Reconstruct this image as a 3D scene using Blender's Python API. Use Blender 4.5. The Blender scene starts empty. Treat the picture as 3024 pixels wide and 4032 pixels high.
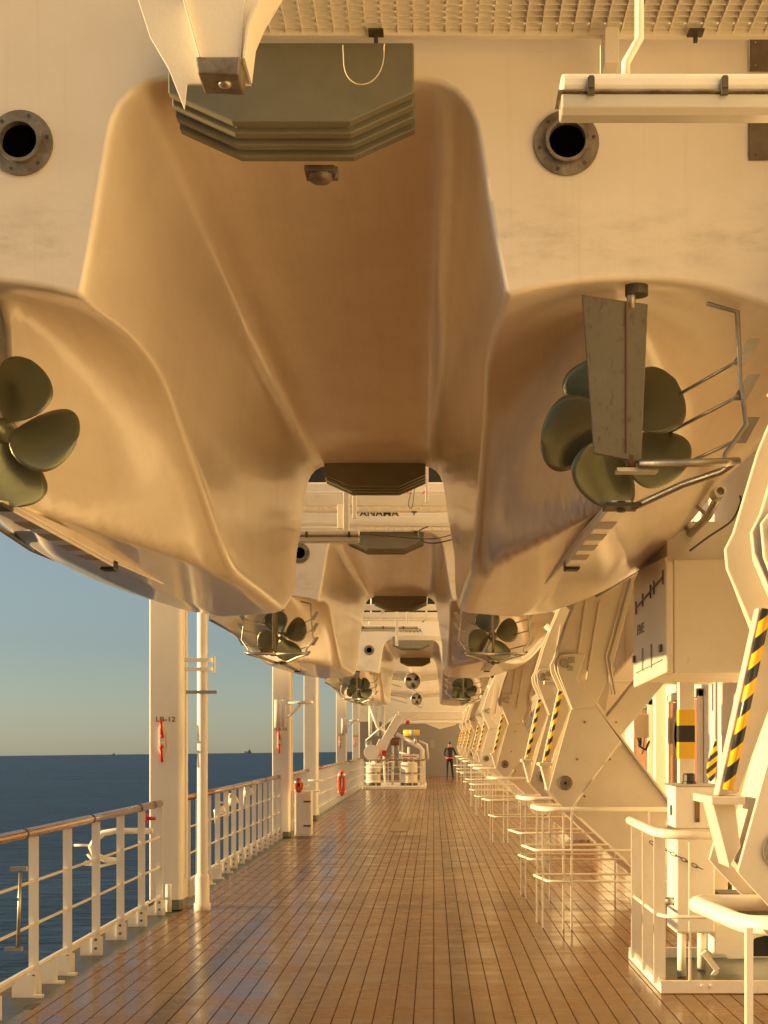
import bpy, math, random
from mathutils import Vector, Matrix
random.seed(7)
S = bpy.context.scene
COL = S.collection
R = math.radians

# ------------------------------------------------------------------ camera, world, sun
EYE = 1.70
cam_d = bpy.data.cameras.new('camera'); cam = bpy.data.objects.new('camera', cam_d); COL.objects.link(cam)
cam.location = (0, 0, EYE); cam.rotation_euler = (R(90), 0, 0)
cam_d.sensor_width = 36; cam_d.lens = 49.9
cam_d.shift_x = -0.0486; cam_d.shift_y = 0.2247
cam_d.clip_start = 0.05; cam_d.clip_end = 20000
S.camera = cam

SUN_EL, SUN_AZ = 9.0, -90.0          # azimuth measured clockwise from +Y: -90 is straight to the left
wd = bpy.data.worlds.new('World'); S.world = wd; wd.use_nodes = True
wn = wd.node_tree; wn.nodes.clear()
wo = wn.nodes.new('ShaderNodeOutputWorld'); wb = wn.nodes.new('ShaderNodeBackground')
sk = wn.nodes.new('ShaderNodeTexSky'); sk.sky_type = 'NISHITA'; sk.sun_disc = False
sk.sun_elevation = R(SUN_EL); sk.sun_rotation = R(SUN_AZ)
sk.air_density = 1.0; sk.dust_density = 0.8; sk.ozone_density = 3.0
tc = wn.nodes.new('ShaderNodeTexCoord'); mp = wn.nodes.new('ShaderNodeMapping')
mp.inputs['Rotation'].default_value = (R(0.8), 0, 0)
wn.links.new(tc.outputs['Generated'], mp.inputs['Vector']); wn.links.new(mp.outputs['Vector'], sk.inputs['Vector'])
hs = wn.nodes.new('ShaderNodeHueSaturation'); hs.inputs['Saturation'].default_value = .55
wn.links.new(sk.outputs['Color'], hs.inputs['Color']); 
# pale warm haze low on the horizon, added to the physical sky
wsx = wn.nodes.new('ShaderNodeSeparateXYZ'); wn.links.new(mp.outputs['Vector'], wsx.inputs[0])
wr = wn.nodes.new('ShaderNodeMapRange'); wr.inputs['From Min'].default_value = 0.0; wr.inputs['From Max'].default_value = .085
wr.inputs['To Min'].default_value = 1.0; wr.inputs['To Max'].default_value = 0.0; wr.interpolation_type = 'SMOOTHSTEP'
wn.links.new(wsx.outputs['Z'], wr.inputs['Value'])
wm = wn.nodes.new('ShaderNodeMix'); wm.data_type = 'RGBA'; wm.blend_type = 'ADD'
wn.links.new(wr.outputs['Result'], wm.inputs['Factor']); wn.links.new(hs.outputs['Color'], wm.inputs['A']); wm.inputs['B'].default_value = (.85, .68, .34, 1)
wt = wn.nodes.new('ShaderNodeMix'); wt.data_type = 'RGBA'; wt.blend_type = 'MULTIPLY'; wt.inputs['Factor'].default_value = 1
wn.links.new(wm.outputs['Result'], wt.inputs['A']); wt.inputs['B'].default_value = (.96, 1.0, .97, 1)
wn.links.new(wt.outputs['Result'], wb.inputs['Color']); wb.inputs['Strength'].default_value = 0.067
wn.links.new(wb.outputs['Background'], wo.inputs['Surface'])

sd = bpy.data.lights.new('sun', 'SUN'); sun = bpy.data.objects.new('sun', sd); COL.objects.link(sun)
sd.energy = 5.0; sd.angle = R(0.5); sd.color = (1.0, 0.70, 0.305)
sdir = Vector((math.sin(R(SUN_AZ)) * math.cos(R(SUN_EL)), math.cos(R(SUN_AZ)) * math.cos(R(SUN_EL)), math.sin(R(SUN_EL))))
sun.rotation_euler = sdir.to_track_quat('Z', 'Y').to_euler(); sun.location = (-30, 0, 20)
S.view_settings.view_transform = 'Standard'; S.view_settings.look = 'None'
S.view_settings.exposure = 1.1; S.view_settings.gamma = 1
S.cycles.max_bounces = 10; S.cycles.diffuse_bounces = 7; S.cycles.glossy_bounces = 4
S.cycles.sample_clamp_indirect = 8; S.cycles.caustics_reflective = False; S.cycles.caustics_refractive = False

# ------------------------------------------------------------------ materials
def hexc(r, g, b): return (r, g, b, 1)
def base_mat(name, col, rough=.5, metal=0.0, coat=0.0, bump=0.0, bscale=60, spec=0.5):
    m = bpy.data.materials.new(name); m.use_nodes = True
    nt = m.node_tree; b = nt.nodes['Principled BSDF']
    b.inputs['Base Color'].default_value = hexc(*col); b.inputs['Roughness'].default_value = rough
    b.inputs['Metallic'].default_value = metal; b.inputs['Coat Weight'].default_value = coat
    b.inputs['Coat Roughness'].default_value = .12
    b.inputs['Specular IOR Level'].default_value = spec
    if bump:
        co = nt.nodes.new('ShaderNodeTexCoord')
        n = nt.nodes.new('ShaderNodeTexNoise'); n.inputs['Scale'].default_value = bscale; n.inputs['Detail'].default_value = 4
        nt.links.new(co.outputs['Object'], n.inputs['Vector'])
        bp = nt.nodes.new('ShaderNodeBump'); bp.inputs['Strength'].default_value = bump; bp.inputs['Distance'].default_value = .01
        nt.links.new(n.outputs['Fac'], bp.inputs['Height']); nt.links.new(bp.outputs['Normal'], b.inputs['Normal'])
    return m
def mix_noise(m, col2, scale=3, lo=.45, hi=.7, detail=6, stretch=(1, 1, 1), rough_add=0.0, fac=1.0, warp=0.0):
    """mottles the base colour of m towards col2 with a noise mask"""
    nt = m.node_tree; b = nt.nodes['Principled BSDF']
    co = nt.nodes.new('ShaderNodeTexCoord'); mpn = nt.nodes.new('ShaderNodeMapping'); mpn.inputs['Scale'].default_value = stretch
    n = nt.nodes.new('ShaderNodeTexNoise'); n.inputs['Scale'].default_value = scale; n.inputs['Detail'].default_value = detail
    n.inputs['Roughness'].default_value = .62; n.inputs['Distortion'].default_value = warp
    mr = nt.nodes.new('ShaderNodeMapRange'); mr.inputs['From Min'].default_value = lo; mr.inputs['From Max'].default_value = hi
    mr.inputs['To Max'].default_value = fac
    mx = nt.nodes.new('ShaderNodeMix'); mx.data_type = 'RGBA'
    nt.links.new(co.outputs['Object'], mpn.inputs['Vector']); nt.links.new(mpn.outputs['Vector'], n.inputs['Vector'])
    nt.links.new(n.outputs['Fac'], mr.inputs['Value']); nt.links.new(mr.outputs['Result'], mx.inputs['Factor'])
    lk = b.inputs['Base Color'].links
    if lk: nt.links.new(lk[0].from_socket, mx.inputs['A'])
    else: mx.inputs['A'].default_value = b.inputs['Base Color'].default_value
    mx.inputs['B'].default_value = hexc(*col2)
    nt.links.new(mx.outputs['Result'], b.inputs['Base Color'])
    if rough_add:
        mm = nt.nodes.new('ShaderNodeMath'); mm.operation = 'MULTIPLY_ADD'
        mm.inputs[1].default_value = rough_add; mm.inputs[2].default_value = b.inputs['Roughness'].default_value
        nt.links.new(mr.outputs['Result'], mm.inputs[0]); nt.links.new(mm.outputs['Value'], b.inputs['Roughness'])
    return mr
def mth(nt, op, a, b=None, c=None):
    n = nt.nodes.new('ShaderNodeMath'); n.operation = op
    for i, v in enumerate((a, b, c)):
        if v is None: continue
        if isinstance(v, (int, float)): n.inputs[i].default_value = v
        else: nt.links.new(v, n.inputs[i])
    return n.outputs[0]

PAINT = base_mat('white_ship_paint', (.80, .74, .64), .38, bump=.12, bscale=45)
mix_noise(PAINT, (.66, .58, .46), 2.2, .5, .78, fac=.45)
mix_noise(PAINT, (.42, .30, .18), 9, .70, .82, fac=.35)
DAVP = base_mat('cream_davit_paint', (.66, .58, .46), .42, bump=.10, bscale=40)
mix_noise(DAVP, (.54, .46, .34), 2.4, .45, .75, fac=.55)
mix_noise(DAVP, (.34, .22, .11), 7, .66, .8, stretch=(1.6, 1.6, .5), fac=.45)
PAINTR = base_mat('rough_white_paint', (.80, .73, .62), .5, bump=.18, bscale=90)
mix_noise(PAINTR, (.55, .42, .28), 7, .62, .8, fac=.5)
GEL = base_mat('cream_gelcoat', (.83, .74, .61), .28, coat=.45, bump=.02, bscale=6)
mix_noise(GEL, (.68, .58, .46), 1.6, .42, .75, fac=.5)
mix_noise(GEL, (.55, .45, .34), 2.0, .5, .8, stretch=(4, .25, 4), fac=.28)
TRANSOM = base_mat('dull_cream_gelcoat', (.80, .72, .62), .42, bump=.04, bscale=60)
mix_noise(TRANSOM, (.70, .61, .50), 2.3, .4, .7, fac=.5)
mix_noise(GEL, (.50, .37, .24), 1.1, .52, .8, stretch=(16, 1.6, .7), fac=.22)
mix_noise(TRANSOM, (.45, .34, .22), 1.3, .56, .8, stretch=(18, 1, .5), fac=.22)
def stain_band(m, z0, z1, col, fac):
    nt = m.node_tree; b = nt.nodes['Principled BSDF']
    co = nt.nodes.new('ShaderNodeTexCoord'); sx = nt.nodes.new('ShaderNodeSeparateXYZ')
    nt.links.new(co.outputs['Object'], sx.inputs[0])
    zc = (z0 + z1) / 2; hw = (z1 - z0) / 2
    d = mth(nt, 'ABSOLUTE', mth(nt, 'SUBTRACT', sx.outputs['Z'], zc))
    band = mth(nt, 'MAXIMUM', mth(nt, 'SUBTRACT', 1, mth(nt, 'DIVIDE', d, hw)), 0)
    mpn = nt.nodes.new('ShaderNodeMapping'); mpn.inputs['Scale'].default_value = (1.2, 1, 3.2)
    n = nt.nodes.new('ShaderNodeTexNoise'); n.inputs['Scale'].default_value = 2.6; n.inputs['Detail'].default_value = 9; n.inputs['Roughness'].default_value = .7
    nt.links.new(co.outputs['Object'], mpn.inputs['Vector']); nt.links.new(mpn.outputs['Vector'], n.inputs['Vector'])
    mr = nt.nodes.new('ShaderNodeMapRange'); mr.inputs['From Min'].default_value = .47; mr.inputs['From Max'].default_value = .74
    nt.links.new(n.outputs['Fac'], mr.inputs['Value'])
    f = mth(nt, 'MULTIPLY', mth(nt, 'MULTIPLY', band, mr.outputs['Result']), fac)
    mx = nt.nodes.new('ShaderNodeMix'); mx.data_type = 'RGBA'
    nt.links.new(b.inputs['Base Color'].links[0].from_socket, mx.inputs['A']); mx.inputs['B'].default_value = hexc(*col)
    nt.links.new(f, mx.inputs['Factor']); nt.links.new(mx.outputs['Result'], b.inputs['Base Color'])
stain_band(TRANSOM, 3.5, 4.0, (.34, .29, .22), .6)
FENDER = base_mat('grey_green_rubber', (.20, .19, .14), .45, bump=.08, bscale=80)
mix_noise(FENDER, (.15, .14, .10), 5, .4, .7, fac=.6)
BRONZE = base_mat('dark_green_bronze', (.19, .195, .12), .32, metal=.55, bump=.08, bscale=50)
mix_noise(BRONZE, (.17, .18, .10), 26, .5, .75, fac=.6, rough_add=.1)
STEEL = base_mat('dull_stainless', (.42, .38, .30), .36, metal=.75, bump=.15, bscale=40)
mix_noise(STEEL, (.25, .18, .11), 14, .55, .75, fac=.6)
RUDDER = base_mat('weathered_rudder_plate', (.155, .13, .085), .42, metal=.3, bump=.12, bscale=30)
mix_noise(RUDDER, (.06, .035, .02), 46, .56, .70, fac=.6, stretch=(1, 1, .45))
mix_noise(RUDDER, (.22, .19, .13), 4, .5, .75, fac=.5)
RUST = base_mat('rusty_weld', (.16, .07, .03), .7, bump=.6, bscale=150)
FLANGE = base_mat('corroded_flange', (.27, .23, .18), .5, metal=.5, bump=.3, bscale=60)
mix_noise(FLANGE, (.12, .085, .055), 9, .4, .65, fac=.85)
BLACK = base_mat('black_hole_shade', (.002, .002, .002), 1.0, spec=0)  # flat black standing in for the unlit depth of holes
RUBBER = base_mat('black_rubber', (.018, .017, .016), .5)
DARKM = base_mat('dark_fitting', (.09, .075, .055), .5, metal=.4, bump=.2)
ZINC = base_mat('brown_zinc_plate', (.20, .15, .10), .55, metal=.4, bump=.3, bscale=40)
mix_noise(ZINC, (.11, .08, .05), 8, .4, .65, fac=.7)
RED = base_mat('red_plastic', (.50, .018, .012), .4)
ORANGE = base_mat('orange_rope', (.72, .10, .03), .6, bump=.4)
YEL = base_mat('yellow_lamp_case', (.80, .50, .02), .4)
GREEN = base_mat('dark_green_deck_paint', (.045, .058, .042), .35, bump=.15, bscale=50)
mix_noise(GREEN, (.08, .09, .065), 4, .45, .7, fac=.6)
GUTTER = base_mat('grey_green_waterway', (.16, .165, .12), .4, bump=.2, bscale=30)
mix_noise(GUTTER, (.09, .08, .055), 4, .45, .7, fac=.6)
INK = base_mat('brown_black_ink', (.045, .03, .025), .6)
INKR = base_mat('maroon_ink', (.17, .09, .06), .6)
GLASS = base_mat('dark_window_glass', (.012, .012, .014), .08)
CLEAR = base_mat('clear_plastic_diffuser', (.78, .72, .62), .18, coat=.5)
CLEAR.node_tree.nodes['Principled BSDF'].inputs['Transmission Weight'].default_value = .35
WIRE = base_mat('pale_wire', (.70, .62, .42), .5)
CABLE = base_mat('dark_cable', (.05, .045, .035), .5)
WALLP = base_mat('deckhouse_paint', (.78, .71, .60), .4, bump=.08, bscale=20)
mix_noise(WALLP, (.66, .58, .47), 1.5, .45, .75, fac=.4)
WALLG = base_mat('grey_bulkhead_paint', (.26, .23, .20), .45, bump=.08, bscale=20)
TEXTG = base_mat('grey_sign_text', (.25, .20, .15), .6)
MARK = base_mat('grey_marking_paint', (.33, .30, .25), .5)
BLUE = base_mat('blue_badge', (.05, .09, .16), .4)
BROWNG = base_mat('brown_gauge_glass', (.22, .10, .03), .25)
SHIPC = base_mat('hazy_ship_grey', (.20, .22, .25), .8)
SKIN = base_mat('skin', (.33, .19, .12), .5)
NAVY = base_mat('black_cloth', (.014, .014, .018), .8, bump=.2)
PINK = base_mat('red_pink_cloth', (.62, .05, .09), .7)
HAIR = base_mat('dark_hair', (.02, .015, .012), .6)

WOOD = base_mat('varnished_handrail', (.30, .13, .06), .22, coat=.6)
mix_noise(WOOD, (.16, .06, .03), 4, .4, .7, stretch=(12, .8, 12), fac=.8)
DOORW = base_mat('reddish_door_wood', (.36, .15, .06), .35, coat=.3)
mix_noise(DOORW, (.17, .06, .025), 3, .4, .7, stretch=(6, 6, .7), fac=.8)

def make_stripe():
    m = base_mat('yellow_black_tape', (.75, .45, .02), .35)
    nt = m.node_tree; b = nt.nodes['Principled BSDF']
    co = nt.nodes.new('ShaderNodeTexCoord'); sx = nt.nodes.new('ShaderNodeSeparateXYZ'); nt.links.new(co.outputs['Object'], sx.inputs[0])
    v = mth(nt, 'ADD', mth(nt, 'MULTIPLY', sx.outputs['Z'], 10.5), mth(nt, 'MULTIPLY', sx.outputs['X'], -8.5))
    v = mth(nt, 'GREATER_THAN', mth(nt, 'FRACT', v), .5)
    mx = nt.nodes.new('ShaderNodeMix'); mx.data_type = 'RGBA'; nt.links.new(v, mx.inputs['Factor'])
    mx.inputs['A'].default_value = hexc(.78, .46, .02); mx.inputs['B'].default_value = hexc(.02, .02, .022)
    nt.links.new(mx.outputs['Result'], b.inputs['Base Color'])
    return m
STRIPE = make_stripe()

def make_teak():
    m = base_mat('teak_planking', (.30, .16, .075), .26, coat=.07, spec=.22)
    nt = m.node_tree; b = nt.nodes['Principled BSDF']
    co = nt.nodes.new('ShaderNodeTexCoord'); sx = nt.nodes.new('ShaderNodeSeparateXYZ'); nt.links.new(co.outputs['Object'], sx.inputs[0])
    PW = .1245
    px = mth(nt, 'DIVIDE', sx.outputs['X'], PW)
    fx = mth(nt, 'FRACT', mth(nt, 'ADD', px, 200.0))
    seam = mth(nt, 'LESS_THAN', mth(nt, 'ABSOLUTE', mth(nt, 'SUBTRACT', fx, .5)), .032)
    seam0 = mth(nt, 'GREATER_THAN', mth(nt, 'ABSOLUTE', mth(nt, 'SUBTRACT', fx, .5)), .464)
    # cross boards at 'margins' and butt joints
    cell = mth(nt, 'FLOOR', mth(nt, 'ADD', px, 200.0))
    wn_ = nt.nodes.new('ShaderNodeTexWhiteNoise'); wn_.noise_dimensions = '1D'; nt.links.new(cell, wn_.inputs['W'])
    yv = mth(nt, 'ADD', mth(nt, 'DIVIDE', sx.outputs['Y'], .62), 100.0)
    by = mth(nt, 'FRACT', yv)
    butt = mth(nt, 'LESS_THAN', by, .012)
    blk = mth(nt, 'FLOOR', mth(nt, 'ADD', mth(nt, 'DIVIDE', sx.outputs['Y'], 1.24), 100.0))
    wn2 = nt.nodes.new('ShaderNodeTexWhiteNoise'); wn2.noise_dimensions = '2D'
    cv = nt.nodes.new('ShaderNodeCombineXYZ')
    nt.links.new(mth(nt, 'FLOOR', mth(nt, 'DIVIDE', sx.outputs['X'], 1.4)), cv.inputs[0]); nt.links.new(blk, cv.inputs[1]); nt.links.new(cv.outputs[0], wn2.inputs['Vector'])
    n = nt.nodes.new('ShaderNodeTexNoise'); n.inputs['Scale'].default_value = 2.2; n.inputs['Detail'].default_value = 8
    mp2 = nt.nodes.new('ShaderNodeMapping'); mp2.inputs['Scale'].default_value = (.55, 1.6, 1)
    nt.links.new(co.outputs['Object'], mp2.inputs['Vector']); nt.links.new(mp2.outputs['Vector'], n.inputs['Vector'])
    n2 = nt.nodes.new('ShaderNodeTexNoise'); n2.inputs['Scale'].default_value = 6; n2.inputs['Detail'].default_value = 6
    mp3 = nt.nodes.new('ShaderNodeMapping'); mp3.inputs['Scale'].default_value = (9, .7, 1)
    nt.links.new(co.outputs['Object'], mp3.inputs['Vector']); nt.links.new(mp3.outputs['Vector'], n2.inputs['Vector'])
    tone = mth(nt, 'ADD', mth(nt, 'MULTIPLY', n.outputs['Fac'], .9), mth(nt, 'MULTIPLY', wn2.outputs['Value'], .15))
    tone = mth(nt, 'ADD', tone, mth(nt, 'MULTIPLY', n2.outputs['Fac'], .28))
    tone = mth(nt, 'ADD', tone, mth(nt, 'MULTIPLY', wn_.outputs['Value'], .06))
    cr = nt.nodes.new('ShaderNodeValToRGB'); nt.links.new(mth(nt, 'SUBTRACT', tone, .25), cr.inputs['Fac'])
    cr.color_ramp.elements[0].position = .22; cr.color_ramp.elements[0].color = hexc(.12, .057, .019)
    cr.color_ramp.elements[1].position = .82; cr.color_ramp.elements[1].color = hexc(.24, .125, .046)
    mxb = nt.nodes.new('ShaderNodeMix'); mxb.data_type = 'RGBA'; nt.links.new(mth(nt, 'MULTIPLY', butt, .10), mxb.inputs['Factor'])
    nt.links.new(cr.outputs['Color'], mxb.inputs['A']); mxb.inputs['B'].default_value = hexc(.07, .04, .02)
    mx = nt.nodes.new('ShaderNodeMix'); mx.data_type = 'RGBA'; nt.links.new(mth(nt, 'MULTIPLY', seam0, .62), mx.inputs['Factor'])
    nt.links.new(mxb.outputs['Result'], mx.inputs['A']); mx.inputs['B'].default_value = hexc(.018, .010, .005)
    nt.links.new(mx.outputs['Result'], b.inputs['Base Color'])
    mr = nt.nodes.new('ShaderNodeMapRange'); mr.inputs['From Min'].default_value = .35; mr.inputs['From Max'].default_value = .7
    mr.inputs['To Min'].default_value = .15; mr.inputs['To Max'].default_value = .34
    nt.links.new(n.outputs['Fac'], mr.inputs['Value']); nt.links.new(mth(nt, 'MAXIMUM', mr.outputs['Result'], seam0), b.inputs['Roughness'])
    inv = mth(nt, 'SUBTRACT', 1, mth(nt, 'MULTIPLY', seam0, .7))
    nt.links.new(mth(nt, 'MULTIPLY', inv, .22), b.inputs['Specular IOR Level']); nt.links.new(mth(nt, 'MULTIPLY', inv, .06), b.inputs['Coat Weight'])
    bp = nt.nodes.new('ShaderNodeBump'); bp.inputs['Strength'].default_value = .05; bp.inputs['Distance'].default_value = .003
    nt.links.new(mth(nt, 'SUBTRACT', mth(nt, 'MULTIPLY', n2.outputs['Fac'], .3), seam0), bp.inputs['Height']); nt.links.new(bp.outputs['Normal'], b.inputs['Normal'])
    return m
TEAK = make_teak()

def make_sea():
    m = base_mat('sea_water', (.012, .035, .065), .35, spec=.09)
    nt = m.node_tree; b = nt.nodes['Principled BSDF']
    co = nt.nodes.new('ShaderNodeTexCoord')
    mpn = nt.nodes.new('ShaderNodeMapping'); mpn.inputs['Scale'].default_value = (.10, .28, 1)
    nt.links.new(co.outputs['Object'], mpn.inputs['Vector'])
    n = nt.nodes.new('ShaderNodeTexNoise'); n.inputs['Scale'].default_value = 1.3; n.inputs['Detail'].default_value = 9; n.inputs['Roughness'].default_value = .62
    nt.links.new(mpn.outputs['Vector'], n.inputs['Vector'])
    n3 = nt.nodes.new('ShaderNodeTexNoise'); n3.inputs['Scale'].default_value = .06; n3.inputs['Detail'].default_value = 4
    nt.links.new(mpn.outputs['Vector'], n3.inputs['Vector'])
    n5 = nt.nodes.new('ShaderNodeTexNoise'); n5.inputs['Scale'].default_value = 7; n5.inputs['Detail'].default_value = 4; nt.links.new(mpn.outputs['Vector'], n5.inputs['Vector'])
    cr = nt.nodes.new('ShaderNodeValToRGB'); nt.links.new(mth(nt, 'ADD', mth(nt, 'MULTIPLY', n.outputs['Fac'], .5), mth(nt, 'ADD', mth(nt, 'MULTIPLY', n5.outputs['Fac'], .3), mth(nt, 'MULTIPLY', n3.outputs['Fac'], .2))), cr.inputs['Fac'])
    cr.color_ramp.elements[0].position = .42; cr.color_ramp.elements[0].color = hexc(.001, .013, .036)
    cr.color_ramp.elements[1].position = .58; cr.color_ramp.elements[1].color = hexc(.030, .078, .135)
    nt.links.new(cr.outputs['Color'], b.inputs['Base Color'])
    bp = nt.nodes.new('ShaderNodeBump'); bp.inputs['Strength'].default_value = 1.0; bp.inputs['Distance'].default_value = 2.2
    nt.links.new(n.outputs['Fac'], bp.inputs['Height']); nt.links.new(bp.outputs['Normal'], b.inputs['Normal'])
    return m
SEA = make_sea()

# ------------------------------------------------------------------ mesh helpers
class MB:
    def __init__(s): s.v = []; s.f = []; s.sm = []
    def add(s, vs, fs, smooth=False):
        o = len(s.v); s.v += [tuple(v) for v in vs]
        for f in fs: s.f.append([i + o for i in f]); s.sm.append(smooth)
    def box(s, x0, x1, y0, y1, z0, z1):
        vs = [(x, y, z) for z in (z0, z1) for y in (y0, y1) for x in (x0, x1)]
        s.add(vs, [(0, 2, 3, 1), (4, 5, 7, 6), (0, 1, 5, 4), (2, 6, 7, 3), (0, 4, 6, 2), (1, 3, 7, 5)])
        return s
    def prism(s, pts, a0, a1, axis='y'):
        """pts: 2-D outline; extruded a0..a1. axis y: (x,z); axis x: (y,z); axis z: (x,y)"""
        n = len(pts)
        def mk(p, a):
            if axis == 'y': return (p[0], a, p[1])
            if axis == 'x': return (a, p[0], p[1])
            return (p[0], p[1], a)
        vs = [mk(p, a0) for p in pts] + [mk(p, a1) for p in pts]
        area = sum(pts[i][0] * pts[(i + 1) % n][1] - pts[(i + 1) % n][0] * pts[i][1] for i in range(n))
        fr = list(range(n)); bk = list(range(2 * n - 1, n - 1, -1))
        fs = [fr, bk] + [(i, i + n, (i + 1) % n + n, (i + 1) % n) for i in range(n)]
        flip = (area > 0) != (axis in ('y',))
        if axis == 'x': flip = not (area < 0)
        if axis == 'z': flip = area > 0
        if flip: fs = [tuple(reversed(f)) for f in fs]
        s.add(vs, fs); return s
    def beam(s, p, q, w, h=None, up=(0, 0, 1)):
        h = h or w; p = Vector(p); q = Vector(q); d = (q - p).normalized(); u = Vector(up)
        if abs(d.dot(u)) > .98: u = Vector((0, 1, 0))
        sx = d.cross(u).normalized(); uz = sx.cross(d).normalized(); vs = []
        for c in (p, q):
            for a, b in ((-1, -1), (1, -1), (1, 1), (-1, 1)): vs.append(c + sx * a * w / 2 + uz * b * h / 2)
        s.add(vs, [(3, 2, 1, 0), (4, 5, 6, 7), (0, 1, 5, 4), (1, 2, 6, 5), (2, 3, 7, 6), (3, 0, 4, 7)]); return s
    def tube(s, pts, r, n=10, closed=False, r2=None):
        P = [Vector(p) for p in pts]; m = len(P); rings = []
        prev = None
        for i, p in enumerate(P):
            if closed: d = (P[(i + 1) % m] - P[i - 1])
            else: d = (P[min(i + 1, m - 1)] - P[max(i - 1, 0)])
            d.normalize()
            if prev is None:
                u = Vector((0, 0, 1)) if abs(d.z) < .9 else Vector((0, 1, 0))
                u = (u - d * u.dot(d)).normalized()
            else:
                u = prev - d * prev.dot(d)
                u = u.normalized() if u.length > 1e-6 else Vector((0, 0, 1)).cross(d).normalized()
            prev = u; w = d.cross(u)
            # widen at bends so the tube keeps its thickness
            k = 1.0
            if 0 < i < m - 1:
                a = (P[i] - P[i - 1]).normalized(); b = (P[i + 1] - P[i]).normalized()
                k = 1 / max(.6, math.cos(a.angle(b, 0) / 2))
            rr = r if r2 is None else r + (r2 - r) * i / (m - 1)
            rings.append([p + (u * math.cos(2 * math.pi * j / n) + w * math.sin(2 * math.pi * j / n)) * rr * k for j in range(n)])
        vs = [v for g in rings for v in g]; fs = []
        for i in range(m if closed else m - 1):
            i2 = (i + 1) % m
            for j in range(n): fs.append((i * n + j, i * n + (j + 1) % n, i2 * n + (j + 1) % n, i2 * n + j))
        s.add(vs, fs, True)
        if not closed:
            o = len(s.v) - len(vs)
            s.f.append([o + j for j in range(n)][::-1]); s.sm.append(False)
            s.f.append([o + (m - 1) * n + j for j in range(n)]); s.sm.append(False)
        return s
    def cyl(s, p, q, r, n=20, r2=None): return s.tube([p, q], r, n, r2=r2)
    def lathe(s, prof, origin, axis='y', n=32, smooth=False):
        """prof: list of (radius, along axis)"""
        vs = []; o = Vector(origin)
        for (r, a) in prof:
            for j in range(n):
                c, q = r * math.cos(2 * math.pi * j / n), r * math.sin(2 * math.pi * j / n)
                vs.append(o + (Vector((c, a, q)) if axis == 'y' else Vector((c, q, a)) if axis == 'z' else Vector((a, c, q))))
        fs = []
        for i in range(len(prof) - 1):
            for j in range(n): fs.append((i * n + j, i * n + (j + 1) % n, (i + 1) * n + (j + 1) % n, (i + 1) * n + j))
        s.add(vs, fs, smooth); return s
    def ball(s, c, r, n=14, sc=(1, 1, 1)):
        prof = [(max(1e-4, r * math.sin(math.pi * i / n)), -r * math.cos(math.pi * i / n)) for i in range(n + 1)]
        vs = []; fs = []
        for (rr, a) in prof:
            for j in range(n): vs.append((c[0] + rr * math.cos(2 * math.pi * j / n) * sc[0], c[1] + rr * math.sin(2 * math.pi * j / n) * sc[1], c[2] + a * sc[2]))
        for i in range(n):
            for j in range(n): fs.append((i * n + j, i * n + (j + 1) % n, (i + 1) * n + (j + 1) % n, (i + 1) * n + j))
        s.add(vs, fs, True); return s
    def build(s, name, mat, parent=None, bevel=0.0, fix=True):
        me = bpy.data.meshes.new(name); me.from_pydata(s.v, [], s.f)
        me.polygons.foreach_set('use_smooth', s.sm)
        if fix:
            import bmesh
            bm = bmesh.new(); bm.from_mesh(me); bmesh.ops.recalc_face_normals(bm, faces=bm.faces); bm.to_mesh(me); bm.free()
        me.materials.append(mat); me.update()
        o = bpy.data.objects.new(name, me); COL.objects.link(o)
        if parent: o.parent = parent
        if bevel:
            b = o.modifiers.new('edge', 'BEVEL'); b.width = bevel; b.segments = 2; b.limit_method = 'ANGLE'; b.angle_limit = R(40); b.harden_normals = False
        return o

def tag(o, label=None, cat=None, group=None, kind=None):
    if label: o['label'] = label
    if cat: o['category'] = cat
    if group: o['group'] = group
    if kind: o['kind'] = kind
    return o
def empty(name, loc=(0, 0, 0), label=None, cat=None, group=None):
    o = bpy.data.objects.new(name, None); o.empty_display_size = .2; o.location = loc; COL.objects.link(o)
    return tag(o, label, cat, group)
def copy_tree(o, parent=None):
    c = o.copy(); COL.objects.link(c); c.parent = parent
    for ch in list(o.children): copy_tree(ch, c)
    return c
def dup(root, loc, label, group=None):
    c = copy_tree(root); c.location = loc; c['label'] = label
    if group: c['group'] = group
    return c
def struct(o): o['kind'] = 'structure'; return o
def text_mesh(name, body, size, mat, loc, rot, parent=None, depth=.0015, sx=1.0):
    cu = bpy.data.curves.new(name, 'FONT'); cu.body = body; cu.size = size; cu.extrude = depth; cu.offset = size * .012
    cu.align_x = 'CENTER'; cu.align_y = 'CENTER'
    t = bpy.data.objects.new(name, cu); COL.objects.link(t)
    bpy.context.view_layer.update()
    me = bpy.data.meshes.new_from_object(t.evaluated_get(bpy.context.evaluated_depsgraph_get()))
    bpy.data.objects.remove(t); bpy.data.curves.remove(cu)
    me.materials.clear(); me.materials.append(mat); me.name = name
    o = bpy.data.objects.new(name, me); COL.objects.link(o)
    o.location = loc; o.rotation_euler = rot; o.scale = (sx, 1, 1)
    if parent: o.parent = parent
    return o
KF = 3067.0
def X(px, Y): return (px - 937) / KF * Y          # metres across at depth Y
def Z(py, Y): return EYE + (1603 - py) / KF * Y   # metres above the deck at depth Y
def smooth(x): x = max(0., min(1., x)); return x * x * (3 - 2 * x)
def lerp_tab(tab, u):
    if u <= tab[0][0]: return tab[0][1]
    for (a, b), (c, d) in zip(tab, tab[1:]):
        if u <= c: return b + (d - b) * (u - a) / (c - a)
    return tab[-1][1]

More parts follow.
